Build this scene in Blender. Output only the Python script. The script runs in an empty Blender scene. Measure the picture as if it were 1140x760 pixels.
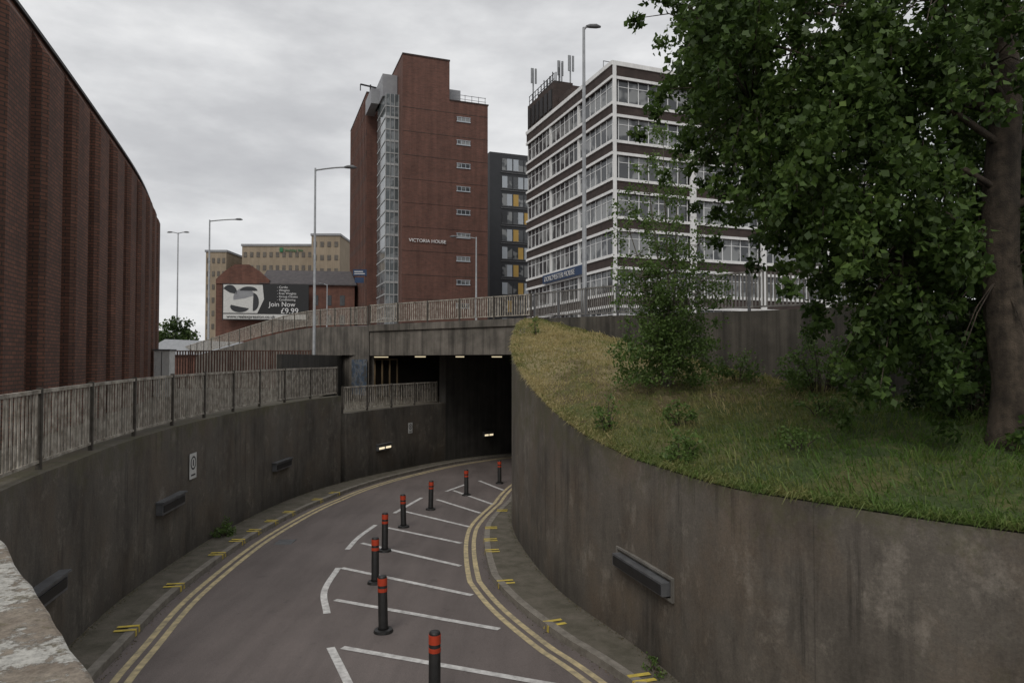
import bpy, math, random
import numpy as np
from mathutils import Vector
random.seed(7); rng=np.random.default_rng(7)
S=bpy.context.scene
COL=S.collection
S.view_settings.view_transform='Standard'; S.view_settings.look='None'; S.view_settings.exposure=0

# ---------------------------------------------------------------- materials
def newmat(name):
    m=bpy.data.materials.new(name); m.use_nodes=True
    nt=m.node_tree; nt.nodes.clear()
    out=nt.nodes.new('ShaderNodeOutputMaterial')
    b=nt.nodes.new('ShaderNodeBsdfPrincipled')
    nt.links.new(b.outputs[0],out.inputs[0])
    return m,nt,b,out
def N(nt,t,**k):
    n=nt.nodes.new(t)
    for a,v in k.items(): setattr(n,a,v)
    return n
def ramp(nt,fac,stops):
    r=N(nt,'ShaderNodeValToRGB'); e=r.color_ramp.elements
    while len(e)<len(stops): e.new(0.5)
    for i,(p,c) in enumerate(stops):
        e[i].position=p; e[i].color=(c[0],c[1],c[2],1) if not isinstance(c,(int,float)) else (c,c,c,1)
    nt.links.new(fac,r.inputs[0]); return r.outputs[0]
def noise(nt,vec,scale,detail=6,rough=.6):
    n=N(nt,'ShaderNodeTexNoise'); n.inputs['Scale'].default_value=scale; n.inputs['Detail'].default_value=detail
    n.inputs['Roughness'].default_value=rough
    if vec is not None: nt.links.new(vec,n.inputs['Vector'])
    return n.outputs['Fac']
def mapping(nt,vec,sc):
    m=N(nt,'ShaderNodeMapping'); m.inputs['Scale'].default_value=sc; nt.links.new(vec,m.inputs['Vector']); return m.outputs[0]
def mul(nt,a,b,f=1.0):
    m=N(nt,'ShaderNodeMix',data_type='RGBA',blend_type='MULTIPLY'); m.inputs[0].default_value=f
    nt.links.new(a,m.inputs[6]); nt.links.new(b,m.inputs[7]); return m.outputs[2]
def mixc(nt,f,a,b):
    m=N(nt,'ShaderNodeMix',data_type='RGBA')
    nt.links.new(f,m.inputs[0])
    for s,i in ((a,6),(b,7)):
        if isinstance(s,tuple): m.inputs[i].default_value=(s[0],s[1],s[2],1)
        else: nt.links.new(s,m.inputs[i])
    return m.outputs[2]
def bump(nt,b,h,strength,dist=.02):
    n=N(nt,'ShaderNodeBump'); n.inputs['Strength'].default_value=strength; n.inputs['Distance'].default_value=dist
    nt.links.new(h,n.inputs['Height']); nt.links.new(n.outputs[0],b.inputs['Normal'])
def mat(name,c1,c2=None,scale=4,rough=.8,bmp=.3,streak=0,metal=0,fine=0.0,spec=None):
    m,nt,b,out=newmat(name); tc=N(nt,'ShaderNodeTexCoord')
    c2=c2 or tuple(x*.75 for x in c1)
    f=noise(nt,tc.outputs['Object'],scale)
    c=ramp(nt,f,[(.32,c2),(.68,c1)])
    if streak:
        v=mapping(nt,tc.outputs['Object'],(2.2,2.2,.12))
        s=noise(nt,v,1.6,8,.65)
        c=mul(nt,c,ramp(nt,s,[(.36,1-streak),(.6,1.0)]))
    if fine:
        s=noise(nt,tc.outputs['Object'],90,3,.7)
        c=mul(nt,c,ramp(nt,s,[(.3,1-fine),(.7,1+fine)]))
    nt.links.new(c,b.inputs['Base Color']); b.inputs['Roughness'].default_value=rough; b.inputs['Metallic'].default_value=metal
    if spec is not None: b.inputs['Specular IOR Level'].default_value=spec
    if bmp: bump(nt,b,noise(nt,tc.outputs['Object'],scale*8,6),bmp)
    return m
def concrete_wall(name,dark,light,joint=2.44,brown=.4):
    m,nt,b,out=newmat(name); tc=N(nt,'ShaderNodeTexCoord'); uv=tc.outputs['UV']; ob=tc.outputs['Object']
    c=ramp(nt,noise(nt,ob,.6,12,.72),[(.30,dark),(.55,tuple((a+b_)/2 for a,b_ in zip(dark,light))),(.68,light)])
    br=ramp(nt,noise(nt,mapping(nt,uv,(.6,.5,1)),1.1,10,.7),[(.46,0.0),(.64,brown)])
    c=mixc(nt,br,c,(light[0]*.80,light[1]*.64,light[2]*.50))
    lp=ramp(nt,noise(nt,mapping(nt,ob,(1,1,.8)),1.5,11,.78),[(.54,0.0),(.68,.65)])
    c=mixc(nt,lp,c,tuple(min(1,x*1.6) for x in light))
    s1=noise(nt,mapping(nt,uv,(.8,.22,1)),1.2,10,.72)
    c=mul(nt,c,ramp(nt,s1,[(.36,.50),(.50,.92),(.7,1.15)]))
    # thin drips, only here and there
    s2=ramp(nt,noise(nt,mapping(nt,uv,(5.0,.2,1)),1.0,8,.75),[(.36,.55),(.47,1.0)])
    wh=ramp(nt,noise(nt,uv,.45,3,.5),[(.48,0.0),(.60,1.0)])
    s2=mixc(nt,wh,(1.0,1.0,1.0),s2)
    c=mul(nt,c,s2)
    c=mul(nt,c,ramp(nt,noise(nt,ob,30,6,.8),[(.3,.74),(.7,1.2)]))
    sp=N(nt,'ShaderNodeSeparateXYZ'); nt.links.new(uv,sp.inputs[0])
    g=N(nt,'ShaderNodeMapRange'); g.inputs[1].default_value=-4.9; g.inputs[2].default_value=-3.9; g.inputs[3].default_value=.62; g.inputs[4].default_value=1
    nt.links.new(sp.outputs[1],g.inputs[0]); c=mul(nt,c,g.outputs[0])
    d=N(nt,'ShaderNodeMath',operation='DIVIDE'); d.inputs[1].default_value=joint; nt.links.new(sp.outputs[0],d.inputs[0])
    fr=N(nt,'ShaderNodeMath',operation='FRACT'); nt.links.new(d.outputs[0],fr.inputs[0])
    c=mul(nt,c,ramp(nt,fr.outputs[0],[(0,.7),(.004,.75),(.008,1.0)]))
    vo=N(nt,'ShaderNodeTexVoronoi'); vo.inputs['Scale'].default_value=7; nt.links.new(ob,vo.inputs['Vector'])
    c=mul(nt,c,ramp(nt,vo.outputs['Distance'],[(.03,.6),(.07,1.0)]))
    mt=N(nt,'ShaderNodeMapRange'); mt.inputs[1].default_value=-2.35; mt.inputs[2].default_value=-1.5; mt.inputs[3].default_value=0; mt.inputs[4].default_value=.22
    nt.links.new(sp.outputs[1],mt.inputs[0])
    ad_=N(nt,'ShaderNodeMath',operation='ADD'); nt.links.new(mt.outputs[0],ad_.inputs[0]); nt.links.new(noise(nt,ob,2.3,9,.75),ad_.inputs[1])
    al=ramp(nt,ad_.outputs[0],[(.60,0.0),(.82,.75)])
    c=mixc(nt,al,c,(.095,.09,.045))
    nt.links.new(c,b.inputs['Base Color']); b.inputs['Roughness'].default_value=.88
    bump(nt,b,noise(nt,ob,14,8,.7),.4,.02)
    return m
def brick(name,c1,c2,mortar,bw=.225,rh=.075,ms=.008,var=.3):
    m,nt,b,out=newmat(name); tc=N(nt,'ShaderNodeTexCoord')
    t=N(nt,'ShaderNodeTexBrick'); nt.links.new(tc.outputs['UV'],t.inputs['Vector'])
    t.inputs['Scale'].default_value=1; t.inputs['Brick Width'].default_value=bw; t.inputs['Row Height'].default_value=rh
    t.inputs['Mortar Size'].default_value=ms; t.inputs['Color1'].default_value=(*c1,1); t.inputs['Color2'].default_value=(*c2,1)
    t.inputs['Mortar'].default_value=(*mortar,1); t.inputs['Bias'].default_value=-.1
    c=mul(nt,t.outputs['Color'],ramp(nt,noise(nt,tc.outputs['Object'],.6,8,.7),[(.3,1-var),(.7,1+var*.5)]))
    c=mul(nt,c,ramp(nt,noise(nt,mapping(nt,tc.outputs['UV'],(1.2,.08,1)),1.2,6,.6),[(.35,.75),(.6,1.0)]))
    nt.links.new(c,b.inputs['Base Color']); b.inputs['Roughness'].default_value=.9
    bump(nt,b,t.outputs['Fac'],-.3,.01)
    return m
def glass(name,c=(.035,.04,.045),blind=(.25,.25,.24),amt=.5,scale=.9,rough=.08):
    m,nt,b,out=newmat(name); gi=N(nt,'ShaderNodeNewGeometry')
    f=ramp(nt,noise(nt,gi.outputs['Position'],scale,2,.5),[(.48,0.0),(.54,amt)])
    col=mixc(nt,f,c,blind); nt.links.new(col,b.inputs['Base Color']); b.inputs['Roughness'].default_value=rough
    b.inputs['Specular IOR Level'].default_value=.6
    return m
def emis(name,c,s):
    m,nt,b,out=newmat(name); b.inputs['Emission Color'].default_value=(*c,1); b.inputs['Emission Strength'].default_value=s
    b.inputs['Base Color'].default_value=(.8,.8,.75,1); return m
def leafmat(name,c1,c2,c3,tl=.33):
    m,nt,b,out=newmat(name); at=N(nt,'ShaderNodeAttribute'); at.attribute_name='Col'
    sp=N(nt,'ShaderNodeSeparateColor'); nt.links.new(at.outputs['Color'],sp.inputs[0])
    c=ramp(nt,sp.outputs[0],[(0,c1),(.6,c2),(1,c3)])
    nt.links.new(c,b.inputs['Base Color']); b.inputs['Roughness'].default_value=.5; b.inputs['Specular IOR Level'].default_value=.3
    tr=N(nt,'ShaderNodeBsdfTranslucent'); nt.links.new(c,tr.inputs['Color'])
    mx=N(nt,'ShaderNodeMixShader'); mx.inputs[0].default_value=tl
    nt.links.new(b.outputs[0],mx.inputs[1]); nt.links.new(tr.outputs[0],mx.inputs[2]); nt.links.new(mx.outputs[0],out.inputs[0])
    return m

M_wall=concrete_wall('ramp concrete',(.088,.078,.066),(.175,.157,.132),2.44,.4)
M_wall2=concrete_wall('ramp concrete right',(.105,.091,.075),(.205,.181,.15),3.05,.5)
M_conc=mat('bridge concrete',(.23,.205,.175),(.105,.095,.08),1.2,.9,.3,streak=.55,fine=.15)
M_concd=mat('concrete with painted underdeck shade',(.08,.075,.066),(.045,.042,.038),1.2,.9,.3,streak=.4)  # bridge concrete again, colour darkened for the shade below the deck
M_kerb=mat('kerb stone',(.28,.255,.22),(.16,.145,.12),6,.9,.3,fine=.2)
M_pave=mat('footway',(.155,.137,.11),(.085,.078,.055),3,.95,.4,fine=.3)
M_yel=mat('yellow paint',(.78,.60,.08),(.42,.33,.09),9,.7,.1)
M_yell=mat('faded yellow line paint',(.66,.54,.30),(.30,.26,.18),7,.8,.1)
M_white=mat('white road paint',(.74,.73,.71),(.38,.37,.36),8,.7,.1)
M_brickL=brick('red brown brick',(.215,.095,.062),(.125,.060,.044),(.065,.048,.038),.24,.085,.013)
M_brickV=brick('tower brick',(.165,.073,.054),(.122,.055,.042),(.14,.10,.08),.45,.15,.012,.22)
M_brickD=brick('dark brown brick',(.072,.050,.044),(.05,.036,.032),(.05,.04,.035),.45,.15,.01,.25)
M_brickG=brick('hall brick',(.19,.085,.06),(.14,.062,.046),(.15,.1,.08),.6,.2,.012,.25)
M_tan=mat('buff concrete panels',(.37,.30,.22),(.29,.235,.17),.3,.9,0,streak=.2)
M_wht=mat('white render',(.86,.86,.85),(.74,.74,.73),1.0,.7,0,streak=.12)
M_mull=mat('window frame paint',(.78,.79,.79),(.66,.67,.67),1.0,.6,0)
M_mulld=mat('stair frame paint',(.42,.43,.43),(.32,.33,.33),1.0,.6,0)
M_glassD=glass('office glass',(.06,.065,.07),(.30,.31,.31),.7,.55)
M_glassV=glass('stair glass',(.09,.105,.11),(.22,.24,.25),.8,.8)
M_glassK=glass('dark glass',(.02,.022,.025),(.06,.06,.06),.5,.8)
M_glassB=glass('brown tinted glass',(.10,.085,.07),(.16,.14,.11),.5,.8,.3)
M_dark=mat('black steel',(.02,.02,.022),(.012,.012,.012),6,.5,.1)
M_charc=mat('charcoal cladding',(.035,.037,.042),(.028,.03,.034),1,.6,0)
M_gal=mat('galvanised steel',(.34,.35,.36),(.24,.25,.26),5,.5,.05,metal=.2,streak=.2)
M_gald=mat('dull lamp steel',(.15,.155,.16),(.09,.09,.095),5,.5,.05,streak=.2)
M_rail=mat('peeling cream railing paint',(.56,.52,.45),(.19,.16,.125),6,.8,.1,streak=.4)
M_railg=mat('grimy grey railing paint',(.30,.29,.27),(.13,.12,.11),6,.8,.1,streak=.4)
M_railp=mat('railing post paint',(.10,.09,.075),(.045,.038,.03),7,.8,.25)
M_rust=mat('rusty brown fence',(.13,.068,.050),(.07,.036,.028),6,.9,.2)
M_slate=mat('roof slate',(.10,.09,.09),(.055,.05,.055),2,.8,.2)
M_red=mat('red reflective band',(.58,.065,.025),(.40,.045,.015),6,.5,0)
M_blk=mat('bollard rubber',(.026,.025,.024),(.013,.013,.013),8,.5,.1)
M_signw=mat('white sign face',(.68,.68,.66),(.56,.56,.54),5,.5,0)
M_signb=mat('blue sign face',(.02,.05,.12),(.015,.04,.10),5,.5,0)
M_green=mat('green sign',(.03,.18,.07),(.02,.15,.06),5,.5,0)
M_yellp=mat('yellow panel',(.52,.34,.09),(.44,.28,.07),1,.6,0)
M_grayp=mat('grey panel',(.30,.31,.32),(.24,.24,.26),1,.6,0)
M_palep=mat('pale blue white panel',(.46,.50,.54),(.40,.44,.48),1,.5,0)
M_bark=mat('bark',(.15,.115,.085),(.045,.035,.026),7,.95,1.0,streak=.6)
M_barkb=mat('birch stem',(.22,.20,.16),(.08,.065,.05),9,.9,.4)
M_black=mat('concrete with painted tunnel shade',(.022,.021,.020),(.014,.013,.012),2,.9,.2)  # near-black colour paints in the tunnel's lack of light
M_lamp=emis('lit tube',(1,.84,.55),.75)
M_lampw=emis('lit bulkhead',(1,.84,.55),.9)
M_text=mat('white lettering',(.8,.8,.8),(.75,.75,.75),3,.5,0)
M_textg=mat('grey white lettering',(.5,.5,.5),(.45,.45,.45),3,.5,0)
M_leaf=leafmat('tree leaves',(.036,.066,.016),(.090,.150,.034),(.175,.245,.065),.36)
M_leafb=leafmat('birch leaves',(.075,.13,.033),(.14,.22,.058),(.235,.32,.10),.36)
M_leafd=leafmat('shrub leaves',(.024,.044,.012),(.055,.092,.024),(.12,.165,.045))
M_grassb=leafmat('grass blades',(.095,.17,.034),(.225,.235,.08),(.50,.42,.21))

M_asph,nt,b,out=newmat('asphalt'); tc=N(nt,'ShaderNodeTexCoord'); ob=tc.outputs['Object']
c=ramp(nt,noise(nt,ob,.35,8,.6),[(.3,(.124,.102,.095)),(.7,(.176,.148,.138))])
c=mul(nt,c,ramp(nt,noise(nt,ob,120,2,.8),[(.3,.5),(.7,1.5)]))
c=mul(nt,c,ramp(nt,noise(nt,mapping(nt,ob,(2.5,.25,1)),1,5,.6),[(.35,.8),(.6,1.0)]))
c=mul(nt,c,ramp(nt,noise(nt,ob,2.6,8,.75),[(.30,.72),(.42,1.0)]))
nt.links.new(c,b.inputs['Base Color']); b.inputs['Roughness'].default_value=.72; bump(nt,b,noise(nt,ob,90,3,.8),.5,.01)

M_grass,nt,b,out=newmat('grass ground'); tc=N(nt,'ShaderNodeTexCoord'); ob=tc.outputs['Object']
sp=N(nt,'ShaderNodeSeparateXYZ'); nt.links.new(ob,sp.inputs[0])
g_=N(nt,'ShaderNodeMapRange'); g_.inputs[1].default_value=10; g_.inputs[2].default_value=18; g_.inputs[3].default_value=-.16; g_.inputs[4].default_value=.16
nt.links.new(sp.outputs[1],g_.inputs[0]); aa=N(nt,'ShaderNodeMath',operation='ADD'); nt.links.new(g_.outputs[0],aa.inputs[0]); nt.links.new(noise(nt,ob,.9,9,.75),aa.inputs[1])
c=ramp(nt,aa.outputs[0],[(.33,(.07,.105,.028)),(.47,(.15,.15,.05)),(.54,(.13,.10,.05)),(.64,(.29,.24,.125))])
c=mul(nt,c,ramp(nt,noise(nt,ob,18,6,.8),[(.3,.5),(.7,1.3)]))
nt.links.new(c,b.inputs['Base Color']); b.inputs['Roughness'].default_value=1; bump(nt,b,noise(nt,ob,20,6,.8),.8,.05)
M_peel,nt,b,out=newmat('peeling painted parapet'); tc=N(nt,'ShaderNodeTexCoord'); ob=tc.outputs['Object']
c=ramp(nt,noise(nt,ob,9,8,.7),[(.3,(.13,.10,.075)),(.7,(.29,.25,.20))])
f=ramp(nt,noise(nt,mapping(nt,ob,(1,1,.3)),5.2,14,.78),[(.48,0.0),(.51,1.0)])
c=mixc(nt,f,c,(.42,.41,.375))
f2=ramp(nt,noise(nt,ob,26,8,.8),[(.55,0.0),(.62,.85)])
c=mixc(nt,f2,c,(.13,.11,.07))
f3=ramp(nt,noise(nt,ob,70,4,.8),[(.35,.6),(.6,1.1)])
c=mul(nt,c,f3)
nt.links.new(c,b.inputs['Base Color']); b.inputs['Roughness'].default_value=.9; bump(nt,b,f,.6,.004)
M_graf,nt,b,out=newmat('blue graffiti'); tc=N(nt,'ShaderNodeTexCoord'); ob=tc.outputs['Object']
c=ramp(nt,noise(nt,ob,1.9,5,.6),[(.40,(.09,.09,.085)),(.5,(.08,.12,.18)),(.55,(.20,.21,.22)),(.62,(.08,.085,.09))])
nt.links.new(c,b.inputs['Base Color'])

# ---------------------------------------------------------------- mesh helpers
def V3(a): return np.array(a,float)
class MB:
    def __init__(s): s.v=[];s.f=[];s.mi=[];s.uv=[]
    def face(s,pts,mi=0,uv=None):
        i=len(s.v); s.v+= [tuple(map(float,p)) for p in pts]; s.f.append(tuple(range(i,i+len(pts)))); s.mi.append(mi); s.uv.append(uv)
    def obox(s,o,ax,ay,az,mi=0,skip=()):
        o,ax,ay,az=map(V3,(o,ax,ay,az))
        if np.dot(np.cross(ax,ay),az)<0: o=o+ax; ax=-ax
        p=lambda a,b,c:o+ax*a+ay*b+az*c
        F=[[p(0,0,0),p(0,1,0),p(1,1,0),p(1,0,0)],[p(0,0,1),p(1,0,1),p(1,1,1),p(0,1,1)],
           [p(0,0,0),p(1,0,0),p(1,0,1),p(0,0,1)],[p(1,1,0),p(0,1,0),p(0,1,1),p(1,1,1)],
           [p(0,1,0),p(0,0,0),p(0,0,1),p(0,1,1)],[p(1,0,0),p(1,1,0),p(1,1,1),p(1,0,1)]]
        for q in F: s.face(q,mi)
    def box(s,x0,x1,y0,y1,z0,z1,mi=0): s.obox((x0,y0,z0),(x1-x0,0,0),(0,y1-y0,0),(0,0,z1-z0),mi)
    def cyl(s,p0,p1,r0,r1=None,n=10,mi=0,cap=True):
        s.tube([p0,p1],[r0,r0 if r1 is None else r1],n,mi,cap)
    def tube(s,pts,rad,n=8,mi=0,cap=True):
        pts=[V3(p) for p in pts]; rings=[]; prev=None
        for i,p in enumerate(pts):
            d=(pts[min(i+1,len(pts)-1)]-pts[max(i-1,0)]); d=d/(np.linalg.norm(d)+1e-9)
            a=np.cross(d,(0,0,1)) if abs(d[2])<.95 else np.cross(d,(0,1,0))
            if prev is not None:
                a2=prev-d*np.dot(prev,d)
                if np.linalg.norm(a2)>1e-3: a=a2
            a=a/np.linalg.norm(a); prev=a; bb=np.cross(d,a)
            i0=len(s.v)
            for k in range(n):
                t=2*math.pi*k/n; s.v.append(tuple(p+(a*math.cos(t)+bb*math.sin(t))*rad[i]))
            rings.append(i0)
        for i in range(len(rings)-1):
            for k in range(n):
                s.f.append((rings[i]+k,rings[i]+(k+1)%n,rings[i+1]+(k+1)%n,rings[i+1]+k)); s.mi.append(mi); s.uv.append(None)
        if cap:
            s.f.append(tuple(rings[-1]+k for k in range(n))); s.mi.append(mi); s.uv.append(None)
            s.f.append(tuple(rings[0]+k for k in reversed(range(n)))); s.mi.append(mi); s.uv.append(None)
    def obj(s,name,mats,parent=None,loc=None,rotz=0,smooth=False,shift=True):
        me=bpy.data.meshes.new(name)
        off=V3((0,0,0))
        if parent is not None and shift: off=V3(parent.location)
        vv=[tuple(V3(p)-off) for p in s.v] if parent is not None and shift else s.v
        me.from_pydata(vv,[],s.f)
        if not isinstance(mats,(list,tuple)): mats=[mats]
        for m in mats: me.materials.append(m)
        me.polygons.foreach_set('material_index',s.mi)
        uvl=me.uv_layers.new(name='UVMap'); buf=np.zeros(len(me.loops)*2); A=np.array(s.v,float)
        li=0
        for f,u in zip(s.f,s.uv):
            if u is not None:
                for q in u: buf[2*li]=q[0];buf[2*li+1]=q[1];li+=1
            else:
                P=A[list(f)]; n=np.cross(P[1]-P[0],P[2]-P[0]); n=n/(np.linalg.norm(n)+1e-12)
                if abs(n[2])<.7:
                    t=np.array((-n[1],n[0],0)); t/=np.linalg.norm(t)
                    for p in P: buf[2*li]=np.dot(p,t);buf[2*li+1]=p[2];li+=1
                else:
                    for p in P: buf[2*li]=p[0];buf[2*li+1]=p[1];li+=1
        uvl.data.foreach_set('uv',buf)
        if smooth: me.polygons.foreach_set('use_smooth',[True]*len(me.polygons))
        me.update()
        o=bpy.data.objects.new(name,me); COL.objects.link(o)
        if parent is not None: o.parent=parent
        if loc is not None: o.location=loc
        o.rotation_euler[2]=rotz
        return o
def empty(name,loc,label,cat,group=None):
    e=bpy.data.objects.new(name,None); e.location=loc; e.empty_display_size=.2; COL.objects.link(e)
    e['label']=label; e['category']=cat
    if group: e['group']=group
    return e
def tag(o,label,cat,group=None,kind=None):
    o['label']=label; o['category']=cat
    if group: o['group']=group
    if kind: o['kind']=kind
    return o
def struct(o,label,cat): return tag(o,label,cat,kind='structure')
def text(name,body,size,loc,rotz,m,parent,ext=.02,align='LEFT'):
    cu=bpy.data.curves.new(name,'FONT'); cu.body=body; cu.size=size; cu.extrude=ext; cu.align_x=align
    t=bpy.data.objects.new('tmp',cu); COL.objects.link(t)
    bpy.context.view_layer.update()
    me=bpy.data.meshes.new_from_object(t.evaluated_get(bpy.context.evaluated_depsgraph_get()))
    bpy.data.objects.remove(t); me.name=name; me.materials.clear(); me.materials.append(m)
    o=bpy.data.objects.new(name,me); COL.objects.link(o); o.parent=parent
    o.location=tuple(V3(loc)-V3(parent.location)); o.rotation_euler=(math.pi/2,0,rotz)
    return o
def dup(o,parent,loc=None,rotz=None):
    c=o.copy(); COL.objects.link(c); c.parent=parent
    if loc is not None: c.location=loc
    if rotz is not None: c.rotation_euler[2]=rotz
    return c
def catmull(P,n=10):
    P=[V3(p) for p in P]; P=[2*P[0]-P[1]]+P+[2*P[-1]-P[-2]]; out=[]
    for i in range(1,len(P)-2):
        for k in range(n):
            t=k/n; a,b,c,d=P[i-1:i+3]
            out.append(.5*((2*b)+(-a+c)*t+(2*a-5*b+4*c-d)*t*t+(-a+3*b-3*c+d)*t**3))
    out.append(P[-2]); return np.array(out)

def zr(y): return -4.3-.03*y      # ramp surface falls away into the underpass
LW=catmull([(-3.2,2.6),(-5,5),(-6.4,8.5),(-7.0,10.9),(-7.6,14),(-8.0,19),(-7.85,24),(-7.0,28),(-5.4,32),(-3.2,36),(0,39.5),(5,43),(11,46)])
RW=catmull([(14,2.2),(9,3.6),(6.5,5),(4.7,6.3),(3.35,7.7),(2.63,8.7),(1.95,10.9),(0.95,13.7),(0.3,17),(0,20),(0.1,23),(0.4,26),(1.0,29),(2.2,32),(4.5,35.5),(8,39),(14,42)])
def tangents(C):
    T=np.gradient(C,axis=0); return T/np.linalg.norm(T,axis=1)[:,None]
LT=tangents(LW); RT=tangents(RW)
LN=np.stack([LT[:,1],-LT[:,0]],1); RN=np.stack([-RT[:,1],RT[:,0]],1)
def at(C,Nn,T,y):
    f=lambda A:np.array([np.interp(y,C[:,1],A[:,0]),np.interp(y,C[:,1],A[:,1])])
    return f(C),f(Nn),f(T)
def arclen(C): return np.concatenate([[0],np.cumsum(np.linalg.norm(np.diff(C,axis=0),axis=1))])
def wall_strip(name,C,Nn,ztop,zbot,th,m,y0,y1,label):
    mb=MB(); s=arclen(C); idx=[i for i in range(len(C)) if y0-1e-6<=C[i,1]<=y1+1e-6]
    for a,b in zip(idx[:-1],idx[1:]):
        pa,pb=C[a],C[b]; qa,qb=pa-Nn[a]*th,pb-Nn[b]*th
        za,zb=ztop(pa[1]),ztop(pb[1]); ba,bb=zbot(pa[1]),zbot(pb[1])
        A0,A1,B0,B1=(*pa,ba),(*pa,za),(*pb,bb),(*pb,zb); C0,C1,D0,D1=(*qa,ba),(*qa,za),(*qb,bb),(*qb,zb)
        mb.face([A0,B0,B1,A1],0,[(s[a],ba),(s[b],bb),(s[b],zb),(s[a],za)])
        mb.face([A1,B1,D1,C1],0,[(s[a],za),(s[b],zb),(s[b],zb+th),(s[a],za+th)])
        mb.face([D0,C0,C1,D1],0,[(s[b],bb),(s[a],ba),(s[a],za),(s[b],zb)])
    for k,e in ((idx[0],1),(idx[-1],-1)):
        p=C[k];q=p-Nn[k]*th;z=ztop(p[1]);bz=zbot(p[1])
        mb.face([(*p,bz),(*p,z),(*q,z),(*q,bz)],0,[(0,bz),(0,z),(th,z),(th,bz)])
    return tag(mb.obj(name,m),label,'wall')

# ---------------------------------------------------------------- camera, light, sky
cam=bpy.data.cameras.new('camera'); co=bpy.data.objects.new('camera',cam); COL.objects.link(co); S.camera=co
cam.lens=24; cam.sensor_width=36; cam.clip_end=3000; cam.clip_start=.05; co.rotation_euler=(math.radians(91.5),0,0)
w=bpy.data.worlds.new('World'); S.world=w; w.use_nodes=True; nt=w.node_tree; nt.nodes.clear()
out=N(nt,'ShaderNodeOutputWorld'); sky=N(nt,'ShaderNodeTexSky'); sky.sky_type='NISHITA'; sky.sun_disc=False
sky.sun_elevation=math.radians(48); sky.sun_rotation=math.radians(200)
b1=N(nt,'ShaderNodeBackground'); b1.inputs[1].default_value=.07; nt.links.new(sky.outputs[0],b1.inputs[0])
tc=N(nt,'ShaderNodeTexCoord'); v=mapping(nt,tc.outputs['Generated'],(1,1,2.8))
f=noise(nt,v,2.3,9,.55)
cc=ramp(nt,f,[(.32,(.48,.485,.505)),(.45,(.60,.605,.62)),(.54,(.74,.745,.755)),(.66,(.95,.95,.95))])
b2=N(nt,'ShaderNodeBackground'); b2.inputs[1].default_value=1.0; nt.links.new(cc,b2.inputs[0])
mx=N(nt,'ShaderNodeMixShader'); mx.inputs[0].default_value=.94
nt.links.new(b1.outputs[0],mx.inputs[1]); nt.links.new(b2.outputs[0],mx.inputs[2]); nt.links.new(mx.outputs[0],out.inputs[0])
sl=bpy.data.lights.new('sun','SUN'); sl.energy=1.15; sl.angle=math.radians(25); sl.color=(1,.95,.88)
so=bpy.data.objects.new('sun',sl); COL.objects.link(so); so.rotation_euler=(math.radians(42),0,math.radians(-20))

# ---------------------------------------------------------------- ground, ramp
import bmesh
bm=bmesh.new()
outer=[(-700,-700),(700,-700),(700,900),(-700,900)]
inner=[tuple(p-n*.3) for p,n in zip(LW,LN) if p[1]<=28.2][::3]+[(-8.6,29.5),(-9.6,38),(-9.6,52),(32,62),(32,1.9)]
def loop(P):
    vs=[bm.verts.new((x,y,-1.72)) for x,y in P]; return [bm.edges.new((vs[i],vs[(i+1)%len(vs)])) for i in range(len(vs))]
es=loop(outer)+loop(inner); bmesh.ops.triangle_fill(bm,use_beauty=True,use_dissolve=False,edges=es)
def inside(x,y,P):
    c=False;j=len(P)-1
    for i in range(len(P)):
        if (P[i][1]>y)!=(P[j][1]>y) and x<(P[j][0]-P[i][0])*(y-P[i][1])/(P[j][1]-P[i][1])+P[i][0]: c=not c
        j=i
    return c
bmesh.ops.delete(bm,geom=[f for f in bm.faces if inside(*f.calc_center_median()[:2],inner)],context='FACES')
for f in bm.faces:
    if f.normal.z<0: f.normal_flip()
me=bpy.data.meshes.new('ground'); bm.to_mesh(me); bm.free(); me.materials.append(M_pave)
g=bpy.data.objects.new('ground',me); COL.objects.link(g); struct(g,'paved street level ground around the sunken ramp','ground')
mb=MB()
mb.face([(-13,-6,zr(-6)),(26,-6,zr(-6)),(26,60,zr(60)),(-13,60,zr(60))])
struct(mb.obj('road',M_asph),'worn asphalt ramp descending into the underpass','road')

LTOP=lambda y: float(np.interp(y,[5,9,16,28],[-1.70,-1.66,-1.56,-1.50]))
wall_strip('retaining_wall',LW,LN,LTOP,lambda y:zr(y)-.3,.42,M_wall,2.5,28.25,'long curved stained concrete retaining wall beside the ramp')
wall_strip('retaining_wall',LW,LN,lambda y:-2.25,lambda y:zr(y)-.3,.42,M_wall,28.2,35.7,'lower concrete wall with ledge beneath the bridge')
wall_strip('tunnel_wall',LW,LN,lambda y:.21,lambda y:zr(y)-.3,.42,M_concd,35.6,50,'concrete wall inside the underpass, colour darkened for tunnel shade')  # tunnel shade is put into this wall's colour
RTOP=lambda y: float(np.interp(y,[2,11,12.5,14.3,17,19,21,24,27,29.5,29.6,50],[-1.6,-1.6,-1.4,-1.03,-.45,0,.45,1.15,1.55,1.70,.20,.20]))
wall_strip('retaining_wall',RW,RN,RTOP,lambda y:zr(y)-.3,.35,M_wall2,2.1,50,'curved weathered concrete wall holding the grass bank')

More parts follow.
